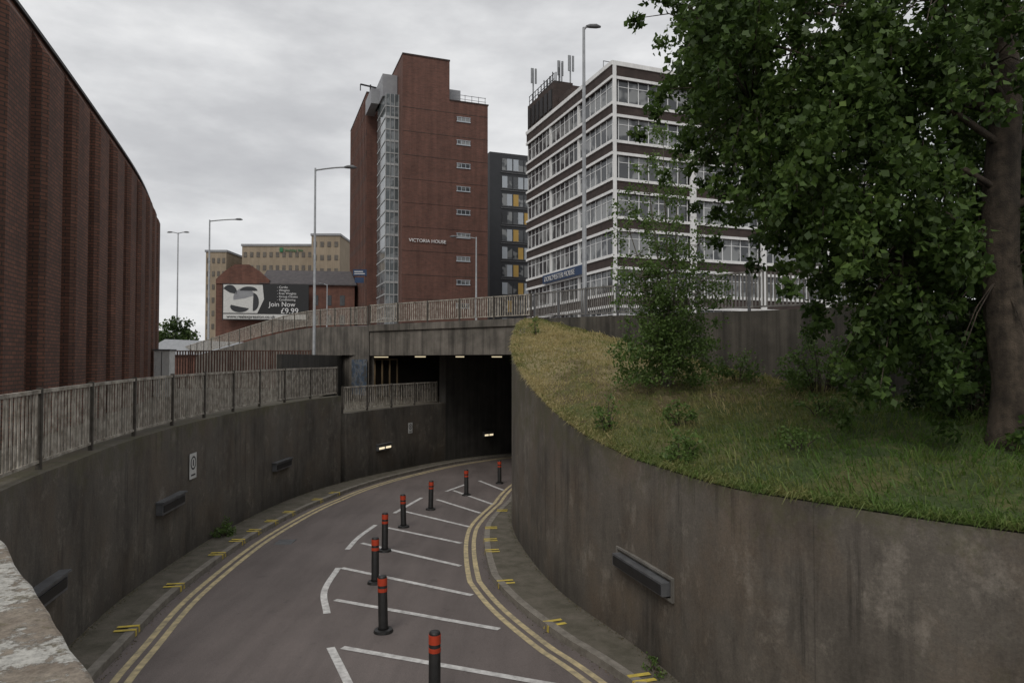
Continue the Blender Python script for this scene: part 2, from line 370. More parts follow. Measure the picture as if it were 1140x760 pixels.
OFFL=lambda y: float(np.interp(y,[10,18,25,32,40],[.8,.95,1.2,.9,.6]))
OFFR=lambda y: float(np.interp(y,[8,9.7,11.5,15,20,24,40],[.5,.6,.9,1.1,.75,.3,.3]))
def strip(C,Nn,o0,o1,dz0,dz1,y0,y1,mb,side=False):
    idx=[i for i in range(len(C)) if y0<=C[i,1]<=y1]
    for a,b in zip(idx[:-1],idx[1:]):
        P=[]
        for k in (a,b):
            y=C[k,1]; p=C[k]+Nn[k]*o0(y); q=C[k]+Nn[k]*o1(y); P.append(((*p,zr(p[1])+dz0),(*q,zr(q[1])+dz0),(*q,zr(q[1])+dz1)))
        mb.face([P[0][0],P[0][1],P[1][1],P[1][0]])
        if side: mb.face([P[0][1],P[0][2],P[1][2],P[1][1]])
for C,Nn,OFF in ((LW,LN,OFFL),(RW,RN,OFFR)):
    mb=MB(); strip(C,Nn,lambda y:-.02,lambda y:OFF(y)-.15,.11,0,2,50,mb); struct(mb.obj('pavement',M_pave),'narrow mossy footway along the foot of the wall','pavement')
    mb=MB(); strip(C,Nn,lambda y:OFF(y)-.15,lambda y:OFF(y),.12,-.05,2,50,mb,True); struct(mb.obj('kerb',M_kerb),'concrete kerb along the ramp','kerb')
    for d in (.22,.42):
        mb=MB(); strip(C,Nn,lambda y:OFF(y)+d,lambda y:OFF(y)+d+.11,.006,0,4,48,mb); struct(mb.obj('road_marking',M_yell),'faded yellow no waiting line','road marking')
def kerbmarks(C,Nn,T,OFF,ys):
    for y in ys:
        p,n,t=at(C,Nn,T,y); mb=MB(); o=OFF(y)
        for k in (-.13,.05):
            a=p+n*(o-.34)+t*k; b=p+n*(o+.001)+t*k; z=zr(p[1])+.127
            q=[(*a,z),(*b,z),(*(b+t*.085),z),(*(a+t*.085),z)]
            mb.face(q); mb.face([(*b,z),(b[0]+n[0]*.004,b[1]+n[1]*.004,z-.11),(b[0]+n[0]*.004+t[0]*.085,b[1]+n[1]*.004+t[1]*.085,z-.11),(*(b+t*.085),z)])
        struct(mb.obj('road_marking',M_yel),'double yellow kerb mark','road marking')
kerbmarks(LW,LN,LT,OFFL,[11.46,13.95,16.5,17.9,19.1,20.4,21.8,24.2,25.7])
kerbmarks(RW,RN,RT,OFFR,[9.84,12.2,14.5,17,18.1,19.5,22])
def paint(P,wd=.13):
    C=catmull(P,6) if len(P)>2 else np.array([V3(p) for p in P]); T=tangents(C); mb=MB()
    Nn=np.stack([-T[:,1],T[:,0]],1)*wd/2
    for i in range(len(C)-1):
        q=[C[i]-Nn[i],C[i]+Nn[i],C[i+1]+Nn[i+1],C[i+1]-Nn[i+1]]
        mb.face([(*p,zr(p[1])+.007) for p in q][::-1])
    struct(mb.obj('road_marking',M_white),'white painted hatching line on asphalt','road marking')
for P in [[(-2.73,11.11),(.77,9.69)],[(-3.46,13.49),(-.22,11.92)],[(-3.90,15.77),(-.80,13.78)],[(-3.96,18.14),(-1.19,15.93)],
          [(-3.63,20.02),(-1.34,18.14)],[(-3.67,22.66),(-1.25,20.15)],[(-2.70,24.72),(-1.02,22.2)],[(-2.29,26.74),(-.69,23.8)],[(-1.4,29.3),(-.35,26.8)],
          [(-2.92,11.11),(-2.5,10.2),(-2.27,9.69)],[(-3.98,15.77),(-3.83,14.07),(-3.41,12.71)],[(-4.05,20.4),(-4.2,18.8),(-4.18,17.46)],
          [(-3.3,25.1),(-3.8,22.2)],[(-1.87,28.4),(-2.55,26.5)],[(-1.6,8.5),(.9,7.4)]]: paint(P)
mb=MB(); mb.box(-6.25,-5.8,18.0,18.5,zr(18.3)-.02,zr(18.3)+.012)
struct(mb.obj('manhole_cover',M_gald),'iron drain cover set in the asphalt','manhole cover')

# bollards
BL=[(-1.03,9.2),(-2.2,11.8),(-2.9,14.6),(-3.2,17.3),(-3.17,20.1),(-2.7,22.8),(-1.7,25.6),(-.52,28.5)]
def bollard_parts():
    e=empty('bollard',(0,0,0),'black plastic bollard with red reflective bands bolted to asphalt','bollard','bollards along the painted hatching')
    b=MB(); b.tube([(0,0,0),(0,0,.05),(0,0,.06)],[.17,.155,.10],14); base=b.obj('base',M_blk,e,smooth=False)
    b=MB(); b.tube([(0,0,.05),(0,0,.10),(0,0,.93),(0,0,.955),(0,0,.965)],[.10,.082,.078,.066,.03],18); body=b.obj('post',M_blk,e,smooth=True)
    b=MB(); b.tube([(0,0,.80),(0,0,.92)],[.0825,.0825],18); r1=b.obj('reflective_band',M_red,e)
    b=MB(); b.tube([(0,0,.69),(0,0,.75)],[.0825,.0825],18); r2=b.obj('reflective_band',M_red,e)
    return e,[base,body,r1,r2]
E0,PP=bollard_parts()
for i,(x,y) in enumerate(BL):
    if i==0: E0.location=(x,y,zr(y)); continue
    e=E0.copy(); COL.objects.link(e); e.location=(x,y,zr(y)); e.rotation_euler=(random.uniform(-.03,.03),random.uniform(-.03,.03),random.random())
    for p in PP: dup(p,e)

# ---------------------------------------------------------------- upper street + bridge
P0=(12,7.9,1.0);P1=(7.2,17.4,1.26);P2=(.79,30,1.77);P3=(-7.5,36,1.75)
LR=catmull([(-7.5,36,1.75),(-12.7,42.3,1.93),(-17.8,48.5,1.55),(-23.9,55,.72),(-33,66,-.3),(-44,80,-1.5)],5)
mb=MB(); mb.face([P0,(90,7.9,1.0),(90,130,1.0),(-44,130,-1.5)]+[tuple(p) for p in LR[::-1]]+[P2,P1])
struct(mb.obj('upper_road',M_asph),'raised street carried over the underpass','road')
e=empty('road_bridge',(.79,30,.22),'concrete road bridge crossing over the ramp','bridge')
mb=MB(); p2,p3=V3(P2),V3(P3); d=(p3-p2)/np.linalg.norm(p3-p2); nn=np.cross(d,(0,0,1)); nn=-nn if nn[1]>0 else nn; nn/=np.linalg.norm(nn)
L=np.linalg.norm(p3-p2)
a=p2-d*.6; a[2]=.22
mb.obox(a,d*(L+.6),-nn*.5,(0,0,1.53)); mb.obj('deck_beam',M_conc,e)
mb=MB(); a2=p2-d*.6+nn*.08; a2[2]=1.50; mb.obox(a2,d*(L+.6),-nn*.5,(0,0,.33)); mb.obj('parapet_edge',M_conc,e)
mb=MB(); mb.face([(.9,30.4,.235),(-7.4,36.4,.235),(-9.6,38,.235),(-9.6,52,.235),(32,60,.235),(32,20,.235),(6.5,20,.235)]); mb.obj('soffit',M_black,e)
mb=MB(); mb.face([(-10,52,-7),(34,52,-7),(34,52,.25),(-10,52,.25)]); tag(mb.obj('tunnel_wall',M_black),'black end sheet painted as the unlit depth of the underpass','wall')  # sheet added to close the tunnel, its black stands for unlit depth
mb=MB(); mb.face([(-9.6,28.3,-2.27),(-7.2,28.3,-2.27),(-5.6,32.2,-2.27),(-3.6,35.8,-2.27),(-3.6,44,-2.27),(-9.6,44,-2.27)])
struct(mb.obj('pavement',M_pave),'sunken walkway under the bridge','pavement')
e=empty('subway_wall',(-9,41,-2.27),'dark wall with pale framed stair opening under the bridge','wall')
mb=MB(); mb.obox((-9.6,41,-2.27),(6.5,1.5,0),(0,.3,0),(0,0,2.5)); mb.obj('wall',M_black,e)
for k in range(4):
    mb=MB(); mb.obox((-8.25+.43*k,40.80+.1*k,-2.2),(.09,.02,0),(0,.06,0),(0,0,2.2)); mb.obj('frame_post',M_tan,e)
mb=MB(); mb.obox((-8.25,40.78,-.05),(1.38,.32,0),(0,.05,0),(0,0,.1)); mb.obj('frame_head',M_tan,e)
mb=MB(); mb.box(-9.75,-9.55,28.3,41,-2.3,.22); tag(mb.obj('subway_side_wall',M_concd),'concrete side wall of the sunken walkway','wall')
al=bpy.data.lights.new('subway_light','AREA'); al.energy=9; al.size=1.2; al.size_y=.2; al.shape='RECTANGLE'; al.color=(1,.85,.62)
ao=bpy.data.objects.new('subway_light',al); COL.objects.link(ao); ao.location=(-7.7,39.9,.05); ao.rotation_euler=(math.radians(-15),0,0)
LC=[(-7.55,39.3,.9),(-4.7,35.0,.6),(-2.7,35.4,.5),(-.8,36.0,.6)]
for i,(x,y,l) in enumerate(LC):
    e=empty('ceiling_light',(x,y,.2),'lit fluorescent tube light fixed under the bridge soffit','light','underpass ceiling lights')
    b=MB(); b.box(x-l/2,x+l/2,y-.06,y+.06,.16,.232); b.obj('housing',M_gald,e)
    b=MB(); b.box(x-l/2+.03,x+l/2-.03,y-.05,y+.05,.11,.158); b.obj('tube',M_lamp,e)
def straight_wall(name,pts,zb,th,m,label,side=1):
    mb=MB(); s=0
    for a,b in zip(pts[:-1],pts[1:]):
        a=V3(a);b=V3(b); t=(b-a)[:2]; l=np.linalg.norm(t); t/=l; n=np.array((t[1],-t[0]))*side*th
        q=lambda p,z,o:(p[0]+n[0]*o,p[1]+n[1]*o,z)
        mb.face([q(a,zb,0),q(b,zb,0),q(b,b[2],0),q(a,a[2],0)],0,[(s,zb),(s+l,zb),(s+l,b[2]),(s,a[2])])
        mb.face([q(a,zb,1),q(b,zb,1),q(b,b[2],1),q(a,a[2],1)],0,[(s,zb),(s+l,zb),(s+l,b[2]),(s,a[2])])
        mb.face([q(a,a[2],0),q(b,b[2],0),q(b,b[2],1),q(a,a[2],1)],0,[(s,0),(s+l,0),(s+l,th),(s,th)]); s+=l
    return tag(mb.obj(name,m),label,'wall')
straight_wall('retaining_wall',[(p[0]-.04,p[1]+.02,p[2]-.01) for p in LR],-2.3,.3,M_conc,'concrete wall under the sloping street railing',1)
mb=MB(); t=V3((LR[1][0]-LR[0][0],LR[1][1]-LR[0][1],0)); t/=np.linalg.norm(t)
mb.obox((-7.64,36.0,-1.9),t*1.7,(-.03,-.03,0),(0,0,1.9)); gg=mb.obj('graffiti_panel',M_graf); tag(gg,'blue painted graffiti panel on the bridge abutment','graffiti')
straight_wall('retaining_wall',[P0,P1,P2],-6,.3,mat('bank wall concrete',(.14,.125,.105),(.06,.054,.046),.9,.9,.3,streak=.6,fine=.15),'concrete wall below the street railing above the bank',-1)

# ---------------------------------------------------------------- railings
def railing(name,pts,h,bay,label,mR,mP,sp=.115,bar=.05,postw=.06,th=.022,cat='railing'):
    pts=np.array([V3(p) for p in pts]); s=np.concatenate([[0],np.cumsum(np.linalg.norm(np.diff(pts[:,:2],axis=0),axis=1))])
    n=max(1,int(round(s[-1]/bay))); f=lambda u:np.array([np.interp(u,s,pts[:,k]) for k in range(3)])
    e=empty(name,tuple(pts[0]),label,cat)
    for i in range(n+1):
        p=f(s[-1]*i/n); q=f(min(s[-1],s[-1]*i/n+.1))-f(max(0,s[-1]*i/n-.1)); q[2]=0; q/=np.linalg.norm(q); m=np.array((-q[1],q[0],0))
        b=MB(); b.obox(p-q*postw/2-m*.035,q*postw,m*.07,(0,0,h+.03)); b.obj('post',mP,e)
        if i==n: break
        a=f(s[-1]*i/n); c=f(s[-1]*(i+1)/n); t=c-a; l=np.linalg.norm(t); t/=l; m=np.cross(t,(0,0,1)); m/=np.linalg.norm(m)
        a=a+t*(postw/2+.01); l-=postw+.02; b=MB()
        b.obox(a-m*.028+V3((0,0,h-.055)),t*l,m*.056,(0,0,.055)); b.obox(a-m*.02+V3((0,0,.10)),t*l,m*.04,(0,0,.045))
        k=int(l/sp)
        for j in range(k):
            tl=m*random.uniform(-.006,.006)
            o=a+t*((j+.5)*l/k-bar/2)+V3((0,0,.145)); b.obox(o-m*th/2+tl,t*bar,m*th,V3((0,0,h-.2))+t*random.uniform(-.004,.004))
        b.obj('picket_panel',mR,e)
    return e
wl=[(*(p-n*.2),LTOP(p[1])) for p,n in zip(LW,LN) if 4.5<=p[1]<=28]
railing('guard_railing',wl,1.19,1.95,'weathered cream slatted railing on the curved ramp wall',M_rail,M_railp,.118,.058,th=.012)
wl2=[(*(p-n*.2),-2.25) for p,n in zip(LW,LN) if 28.4<=p[1]<=35.3]
railing('guard_railing',wl2,1.1,1.9,'cream slatted railing on the low ledge under the bridge',M_rail,M_railp,.13,.058,th=.012)
railing('guard_railing',[(P3[0]-.02,P3[1]+.1,1.83),(P2[0]+.05,P2[1]+.15,1.85)],1.05,1.9,'cream slatted railing along the bridge edge',M_rail,M_railp,.13,.062,th=.012)
railing('guard_railing',[(p[0]-.15,p[1]+.2,p[2]+.02) for p in LR[:-2]],1.05,2.0,'cream slatted railing curving down the street edge',M_rail,M_railp,.14,.06,th=.012)
railing('guard_railing',[(P2[0]+.2,P2[1]-.05,1.78),(P1[0]+.15,P1[1]+.05,1.27),(P0[0]+.15,P0[1],1.0)],1.12,2.0,'grimy grey railing above the grass bank',M_railg,M_gald,.13,.05,th=.012)
railing('palisade_fence',[(-22.6,38.5,-1.72),(-11.2,38,-1.72)],2.22,2.4,'rusty brown steel fence beside the footway',M_rust,M_rust,.15,.075,cat='fence')
e=empty('low_building',(-33,61,-1.7),'low grey roofed building behind the brown fence','building')
mb=MB(); mb.obox((-33,61,-1.7),(9,-3.2,0),(.5,3,0),(0,0,2.1)); mb.obj('wall',M_brickG,e)
mb=MB(); mb.face([(-33.3,60.8,.4),(-23.7,57.4,.4),(-23.2,61,1.5),(-32.8,64.5,1.9)]); mb.obj('roof',M_gal,e)

# ---------------------------------------------------------------- wall fittings
M_pale=mat('grey mortar frame',(.26,.245,.22),(.15,.14,.12),5,.9,.3,streak=.3)
def fitting(C,Nn,T,y,z,L,lit,label,frame=False):
    p,n,t=at(C,Nn,T,y); t3=np.array((t[0],t[1],0)); t3/=np.linalg.norm(t3); n3=np.array((-t3[1],t3[0],0)); 
    if np.dot(n3[:2],n)<0: n3=-n3
    c=np.array((p[0],p[1],z)); e=empty('wall_light',tuple(c),label,'light','bulkhead lights on the ramp walls')
    b=MB()
    if frame:
        o=c-t3*L/2-n3*.05
        H_=.31
        b.obox(o,t3*L,n3*.105,(0,0,.035)); b.obox(o+V3((0,0,H_)),t3*L,n3*.105,(0,0,.035))
        b.obox(o+V3((0,0,.035)),t3*.04,n3*.105,(0,0,H_-.035)); b.obox(o+t3*(L-.04)+V3((0,0,.035)),t3*.04,n3*.105,(0,0,H_-.035))
        b.obox(o+t3*.04+V3((0,0,.035)),t3*(L-.08),n3*.06,(0,0,H_-.035)); b.obj('recess_frame',M_pale,e)
        b=MB(); b.obox(c-t3*(L/2-.09)+n3*.012+V3((0,0,.07)),t3*(L-.18),n3*.15,(0,0,.19)); b.obj('housing',M_gald,e)
        b=MB(); b.obox(c-t3*(L/2-.13)+n3*.163+V3((0,0,.09)),t3*(L-.26),n3*.012,(0,0,.14)); b.obj('diffuser',M_dark,e)
    else:
        b.obox(c-t3*L/2-n3*.05,t3*L,n3*.19,(0,0,.26)); b.obox(c-t3*(L/2+.04)-n3*.05+V3((0,0,.26)),t3*(L+.08),n3*.23,(0,0,.03)); b.obj('housing',M_gald,e)
        if lit:
            for k in (-.5,.07):
                b=MB(); b.obox(c+t3*L*k*.9+n3*.141+V3((0,0,.06)),t3*L*.4,n3*.012,(0,0,.09)); b.obj('diffuser',M_lampw,e)
        else:
            b=MB(); b.obox(c-t3*(L/2-.05)+n3*.141+V3((0,0,.05)),t3*(L-.1),n3*.012,(0,0,.15)); b.obj('diffuser',M_dark,e)
fitting(LW,LN,LT,9.9,-3.5,1.2,False,'dark bulkhead light box on concrete wall')
fitting(LW,LN,LT,15.5,-3.38,1.3,False,'dark bulkhead light box on concrete wall')
fitting(LW,LN,LT,23.4,-3.72,1.3,False,'dark bulkhead light box on concrete wall')
fitting(LW,LN,LT,31.0,-4.08,1.0,True,'lit bulkhead light on wall near the tunnel mouth')
fitting(LW,LN,LT,38.2,-4.3,.7,True,'lit bulkhead light inside the underpass')
fitting(RW,RN,RT,10.6,-3.44,1.8,False,'large grey light box in a framed wall recess',True)
def plate(y,z,wd,hh):
    p,n,t=at(LW,LN,LT,y)
    rz=math.atan2(n[0],-n[1])
    e=empty('wall_sign',(p[0]+n[0]*.02,p[1]+n[1]*.02,z),'small white speed sign plate on the ramp wall','sign','small wall signs')
    b=MB(); b.box(-wd/2,wd/2,-.012,.0,-hh/2,hh/2); b.obj('plate',M_signw,e,shift=False,rotz=rz)
    b=MB()
    for k in range(20):
        a0,a1=2*math.pi*k/20,2*math.pi*(k+1)/20; r0,r1=wd*.30,wd*.40; cz=hh*.12
        b.face([(r0*math.cos(a0),-.016,cz+r0*math.sin(a0)),(r1*math.cos(a0),-.016,cz+r1*math.sin(a0)),(r1*math.cos(a1),-.016,cz+r1*math.sin(a1)),(r0*math.cos(a1),-.016,cz+r0*math.sin(a1))])
    b.box(-wd*.06,wd*.06,-.018,-.013,hh*.0,hh*.24); b.box(-wd*.3,wd*.3,-.018,-.013,-hh*.38,-hh*.32)
    b.obj('symbol',M_dark,e,shift=False,rotz=rz)
plate(16.9,-2.62,.42,.62); plate(33.0,-3.3,.34,.5)

# foreground parapet
mb=MB(); d=V3((-.804,.878,0)); d/=np.linalg.norm(d); n=V3((-d[1],d[0],0))
a=V3((-.700,1.165,-.55))-d*1.6
segs=90
rs=np.random.RandomState(3)
rows=[]; jj=np.convolve(rs.normal(0,.0035,segs+5),[.25,.5,.25],'same')
for i in range(segs+1):
    c=a+d*(4.4*i/segs); j=jj[i+1]
    rows.append([c+V3((0,0,-1.6)),c+n*j+V3((0,0,-.012)),c+n*(.003+j)+V3((0,0,-.003)),c+n*(.010+j)+V3((0,0,0)),c+n*.76+V3((0,0,.0)),c+n*.78+V3((0,0,-.02)),c+n*.78+V3((0,0,-1.6))])
for r0,r1 in zip(rows[:-1],rows[1:]):
    for k in range(6): mb.face([r0[k],r0[k+1],r1[k+1],r1[k]])
tag(mb.obj('parapet_wall',M_peel),'weathered concrete parapet slab with peeling white paint','wall')

# ---------------------------------------------------------------- brick building beside ramp (very gently bowed facade)
FC=catmull([(-8.3,7.5),(-10.45,14.25),(-13.45,22.8),(-15.6,28.5),(-18.2,34.5)],14)[::-1]
fs=arclen(FC); LL=fs[-1]
def fp(s): return np.array([np.interp(s,fs,FC[:,0]),np.interp(s,fs,FC[:,1]),-1.75])
e=empty('brick_building',(-18.2,34.5,-1.75),'windowless brown brick building with narrow vertical recesses','building')
TOP=9.2; up=lambda p,z:p+V3((0,0,z))
mb=MB(); K=40; pts=[fp(LL*k/K) for k in range(K+1)]
for k in range(K):
    a_,b_=pts[k],pts[k+1]; u0,u1=LL*k/K,LL*(k+1)/K
    mb.face([a_,b_,up(b_,TOP),up(a_,TOP)],0,[(u0,0),(u1,0),(u1,TOP),(u0,TOP)])
bk=[V3((-36,28,-1.75)),V3((-27,2,-1.75))]
for a_,b_ in ((pts[-1],bk[1]),(bk[1],bk[0]),(bk[0],pts[0])): mb.face([a_,b_,up(b_,TOP),up(a_,TOP)])
mb.face([up(p,TOP) for p in pts]+[up(bk[1],TOP),up(bk[0],TOP)]); mb.obj('wall',M_brickL,e)
s=.1; ribs=[]
while s<LL-1.4: ribs.append(s); s+=2.42
mb=MB()
for k in range(K):
    a_,b_=pts[k],pts[k+1]; t=(b_-a_)/np.linalg.norm(b_-a_); an=V3((-t[1],t[0],0)); an=an if an[0]>0 else -an
    mb.obox(up(a_,TOP-.04)+an*.002,(b_-a_),an*.07,(0,0,.08))
mb.obj('roof_coping',M_dark,e)
for i,s in enumerate(ribs):
    w_=1.35; A_0=fp(s);B_0=fp(s+w_); t=(B_0-A_0)/np.linalg.norm(B_0-A_0); an=V3((-t[1],t[0],0)); an=an if an[0]>0 else -an
    mb=MB(); P=[A_0,B_0]; dd=an*.32; zt=TOP-.6; bv=.12
    F=[P[0]+dd+t*bv,P[1]+dd-t*bv]; G=[P[0]+dd-an*bv,P[1]+dd-an*bv]; hh=TOP-.10
    mb.face([F[0],F[1],up(F[1],zt),up(F[0],zt)]); 
    mb.face([G[0],F[0],up(F[0],zt),up(G[0],zt+.1)]); mb.face([F[1],G[1],up(G[1],zt+.1),up(F[1],zt)])
    mb.face([P[0],G[0],up(G[0],zt+.1),up(P[0],hh)]); mb.face([G[1],P[1],up(P[1],hh),up(G[1],zt+.1)])
    mb.face([up(F[0],zt),up(F[1],zt),up(P[1],hh),up(P[0],hh)]); mb.face([up(G[0],zt+.1),up(F[0],zt),up(P[0],hh)]); mb.face([up(F[1],zt),up(G[1],zt+.1),up(P[1],hh)])
    mb.obj('rib',M_brickL,e)
    q=fp(s+w_+.43); mb=MB()
    if i!=5: mb.obox(up(q,1.0)+an*.001,t*.2,an*.02,(0,0,6.9)); mb.obj('slit_window',M_glassK,e)
    else: mb.obox(up(fp(s+w_+.08),.05)+an*.01,t*.9,an*.06,(0,0,2.3)); mb.obj('door',M_dark,e)

# ---------------------------------------------------------------- city buildings (common street grid)
U=V3((-.351,.936,0)); Vv=V3((.936,.351,0)); RZF=math.atan2(.351,.936); RZS=RZF-math.pi/2
def zz(h): return V3((0,0,h))
C0=V3((-13.76,85,-3))
e=empty('office_tower',tuple(C0),'tall brown brick office tower with glazed stair','building')
WD=17.5
mb=MB(); mb.obox(C0,Vv*11.3,U*14,zz(36.3)); mb.obox(C0+zz(36.3),Vv*6.1,U*9,zz(5.1))
W0=V3((-20.4,95,-3)); mb.obox(W0,Vv*9,U*WD,zz(40.4)); mb.obj('wall',M_brickV,e)
mb=MB()
for k in range(12):
    z=1.5+3.02*k
    mb.obox(C0+zz(z)-U*.02,Vv*11.3,U*.019,zz(.05)); mb.obox(C0+Vv*11.3+zz(z),Vv*.02,U*14,zz(.05))
mb.obj('floor_band',M_brickD,e)
for k in range(12):
    mb=MB(); mb.obox(W0+U*(.3+1.47*k)-Vv*.12,U*.35,Vv*.119,zz(40)); mb.obj('rib',M_brickV,e)
mb=MB()
for k in range(13): mb.obox(W0+zz(1.2+3.02*k)-Vv*.03,U*(WD-.3),Vv*.029,zz(.8))
mb.obj('window_band',M_brickD,e)
mb=MB(); mb.obox(C0-U*.08-Vv*.05+zz(41.4),Vv*6.2,U*9.1,zz(.18)); mb.obox(C0+Vv*6.1-U*.08+zz(36.3),Vv*5.3,U*14.1,zz(.15)); mb.obox(W0-U*.06-Vv*.06+zz(40.4),Vv*9,U*(WD+.1),zz(.18)); mb.obj('coping',M_brickD,e)
base=None
for k in range(11):
    z=3.6+3.02*k
    if base is None:
        b=MB(); b.box(0,1.75,-.05,-.005,0,.5,0); 
        for q in (0,.56,1.13,1.70): b.box(q,q+.06,-.09,-.051,.0,.5,1)
        b.box(-.06,1.82,-.10,-.004,-.12,-.001,1); b.box(-.06,1.82,-.10,-.004,.501,.56,1)
        base=b.obj('window',[M_glassD,M_palep],e,shift=False)
        o=base
    else: o=dup(base,e)
    o.location=tuple(C0+Vv*7.1+zz(z)-V3(e.location)); o.rotation_euler[2]=RZF
G0=C0+U*2.2-Vv*1.75
mb=MB(); mb.obox(G0,Vv*1.74,U*6,zz(37)); mb.obj('stair_glazing',M_glassV,e)
mb=MB()
for k in range(24): mb.obox(G0+zz(.6+1.51*k)-U*.08,Vv*1.72,U*.079,zz(.14 if k%2 else .28))
for q in (0,.55,1.1,1.65): mb.obox(G0+Vv*q-U*.13,Vv*.08,U*.05,zz(37))
for k in range(24): mb.obox(G0+zz(.6+1.51*k)-Vv*.06,U*6,Vv*.059,zz(.16))
mb.obj('stair_frame',M_mulld,e)
mb=MB(); mb.obox(G0+zz(37)-Vv*.2+U*1,Vv*1.9,U*6,zz(2.9)); mb.obox(G0+zz(37)-Vv*1.2+U*4,Vv*1.2,U*5,zz(2.0)); mb.obj('roof_plant',M_grayp,e)
mb=MB()
for k in range(6): mb.cyl(C0+Vv*(6.5+k*.92)+zz(36.4)+U*.5,C0+Vv*(6.5+k*.92)+zz(37.5)+U*.5,.04,n=5)
mb.obox(C0+Vv*6.4+zz(37.4)+U*.5,Vv*4.8,U*.05,zz(.06)); mb.obox(C0+Vv*6.4+zz(36.9)+U*.5,Vv*4.8,U*.05,zz(.05)); mb.obox(C0+Vv*6.4+zz(36.5)+U*1.5,Vv*1.6,U*1.5,zz(1.9)); mb.obj('roof_railing',M_grayp,e)
mb=MB(); mb.cyl(W0+zz(40.4)+Vv*.5,W0+zz(41.6)+Vv*.5,.12,n=6); mb.cyl(W0+zz(41.5)-Vv*.9,W0+zz(41.2)+Vv*2.2,.12,n=6); mb.cyl(W0+zz(41.5)-Vv*.9,W0+zz(40.6)-Vv*.9,.07,n=6); mb.obj('cleaning_cradle_arm',M_dark,e)
text('lettering','VICTORIA HOUSE',.60,tuple(C0+Vv*.85-U*.12+zz(17.75)),RZF,M_text,e,.04)
# --- white-framed office block
D0=V3((8.6,58,-3))
e=empty('office_block',tuple(D0),'seven storey office block with white bands and brown brick','building')
mb=MB(); WR,WL=33,19.8
mb.obox(D0+Vv*.22+U*.22,Vv*(WR-.4),U*(WL-.4),zz(28.4)); mb.obj('core',M_glassK,e)
mb=MB(); bands=[(0,5.3)]
for k in range(7):
    top=3+24.1-3.28*k; bot=top-2.0
    up_=3+25.5 if k==0 else bot_prev
    bands.append((top,up_)); bot_prev=bot
bands[0]=(0,bot_prev)
for z0,z1 in bands: mb.obox(D0+zz(z0),Vv*WR,U*WL,zz(z1-z0))
mb.obj('wall',M_brickD,e)
mb=MB()
for z0,z1 in bands:
    for a,b_ in (((z1-.24),z1+.0),(z0,z0+.24)):
        if z0==0 and a<1: continue
        mb.obox(D0+zz(a)-U*.10-Vv*.10,Vv*(WR+.1),U*(.098),zz(b_-a)); mb.obox(D0+zz(a)-Vv*.10-U*.003,Vv*.098,U*WL,zz(b_-a))
mb.obj('trim_band',M_wht,e)
for t in (0,7.75,15.5,23.25,31):
    mb=MB(); mb.obox(D0+Vv*(t-.02)-U*.24,Vv*(.62 if t else .3),U*.135,zz(28.3)); mb.obj('column',M_wht,e)
for s_ in (6.6,13.2):
    mb=MB(); mb.obox(D0+U*s_+Vv*.01,U*.22,Vv*.20,zz(28.3)); mb.obj('column',M_wht,e)
def ribbon(wd,n,name,par):
    b=MB(); H=2.0; b.box(0,wd,.0,.02,0,H,0)
    for k in range(n+1): x=(wd-.08)*k/n; b.box(x,x+.08,-.05,-.001,0,H,1)
    b.box(.001,wd-.001,-.035,-.002,1.40,1.46,1); b.box(0,wd,-.07,-.002,0,.06,1)
    return b.obj(name,[M_glassD,M_mull],par,shift=False)
wr=ribbon(7.05,7,'window',e); ws=ribbon(6.35,6,'window',e); fr,fs_=True,True
for k in range(7):
    bot=3+24.1-3.28*k-2.0
    for i in range(4):
        o=wr if fr else dup(wr,e); fr=False
        o.location=tuple(Vv*(.64+7.75*i)+U*.19+zz(bot)); o.rotation_euler[2]=RZF
    for i in range(3):
        o=ws if fs_ else dup(ws,e); fs_=False
        o.location=tuple(U*(6.6*i+.23+6.35)+Vv*.19+zz(bot)); o.rotation_euler[2]=RZS
mb=MB(); mb.obox(D0-U*.1-Vv*.1+zz(28.5),Vv*(WR+.2),U*(WL+.2),zz(.14)); mb.obj('roof_coping',M_wht,e)
mb=MB(); mb.obox(D0+U*12.5+Vv*.1+zz(28.65),Vv*4.4,U*7.2,zz(2.9)); mb.obox(D0+U*14.0+Vv*.8+zz(31.55),Vv*2.2,U*4.2,zz(.9)); mb.obox(D0+U*9.5+Vv*.6+zz(28.65),Vv*2.6,U*2.9,zz(1.3)); mb.obj('roof_plant_room',M_brickD,e)
mb=MB()
for k in range(6): mb.obox(D0+U*(12.9+1.15*k)+Vv*.0+zz(29.0),U*.8,Vv*.098,zz(2.0))
mb.obj('louvre',M_dark,e)
mb=MB()
for k in range(9): mb.cyl(D0+U*(12.6+.85*k)+Vv*.2+zz(31.5),D0+U*(12.6+.85*k)+Vv*.2+zz(32.6),.04,n=5)
mb.obox(D0+U*12.6+Vv*.2+zz(32.55),U*7,Vv*.05,zz(.06)); mb.obox(D0+U*12.6+Vv*.2+zz(32.0),U*7,Vv*.05,zz(.05)); mb.obj('plant_guard_rail',M_dark,e)
mb=MB()
for k in range(12): mb.cyl(D0+U*2.5+Vv*(.5+k*1.0)+zz(28.6),D0+U*2.5+Vv*(.5+k*1.0)+zz(29.7),.03,n=5)
mb.obox(D0+U*2.5+Vv*.5+zz(29.7),Vv*11,U*.05,zz(.05)); mb.obox(D0+U*2.5+Vv*.5+zz(29.2),Vv*11,U*.05,zz(.04)); mb.obj('roof_railing',M_gald,e)
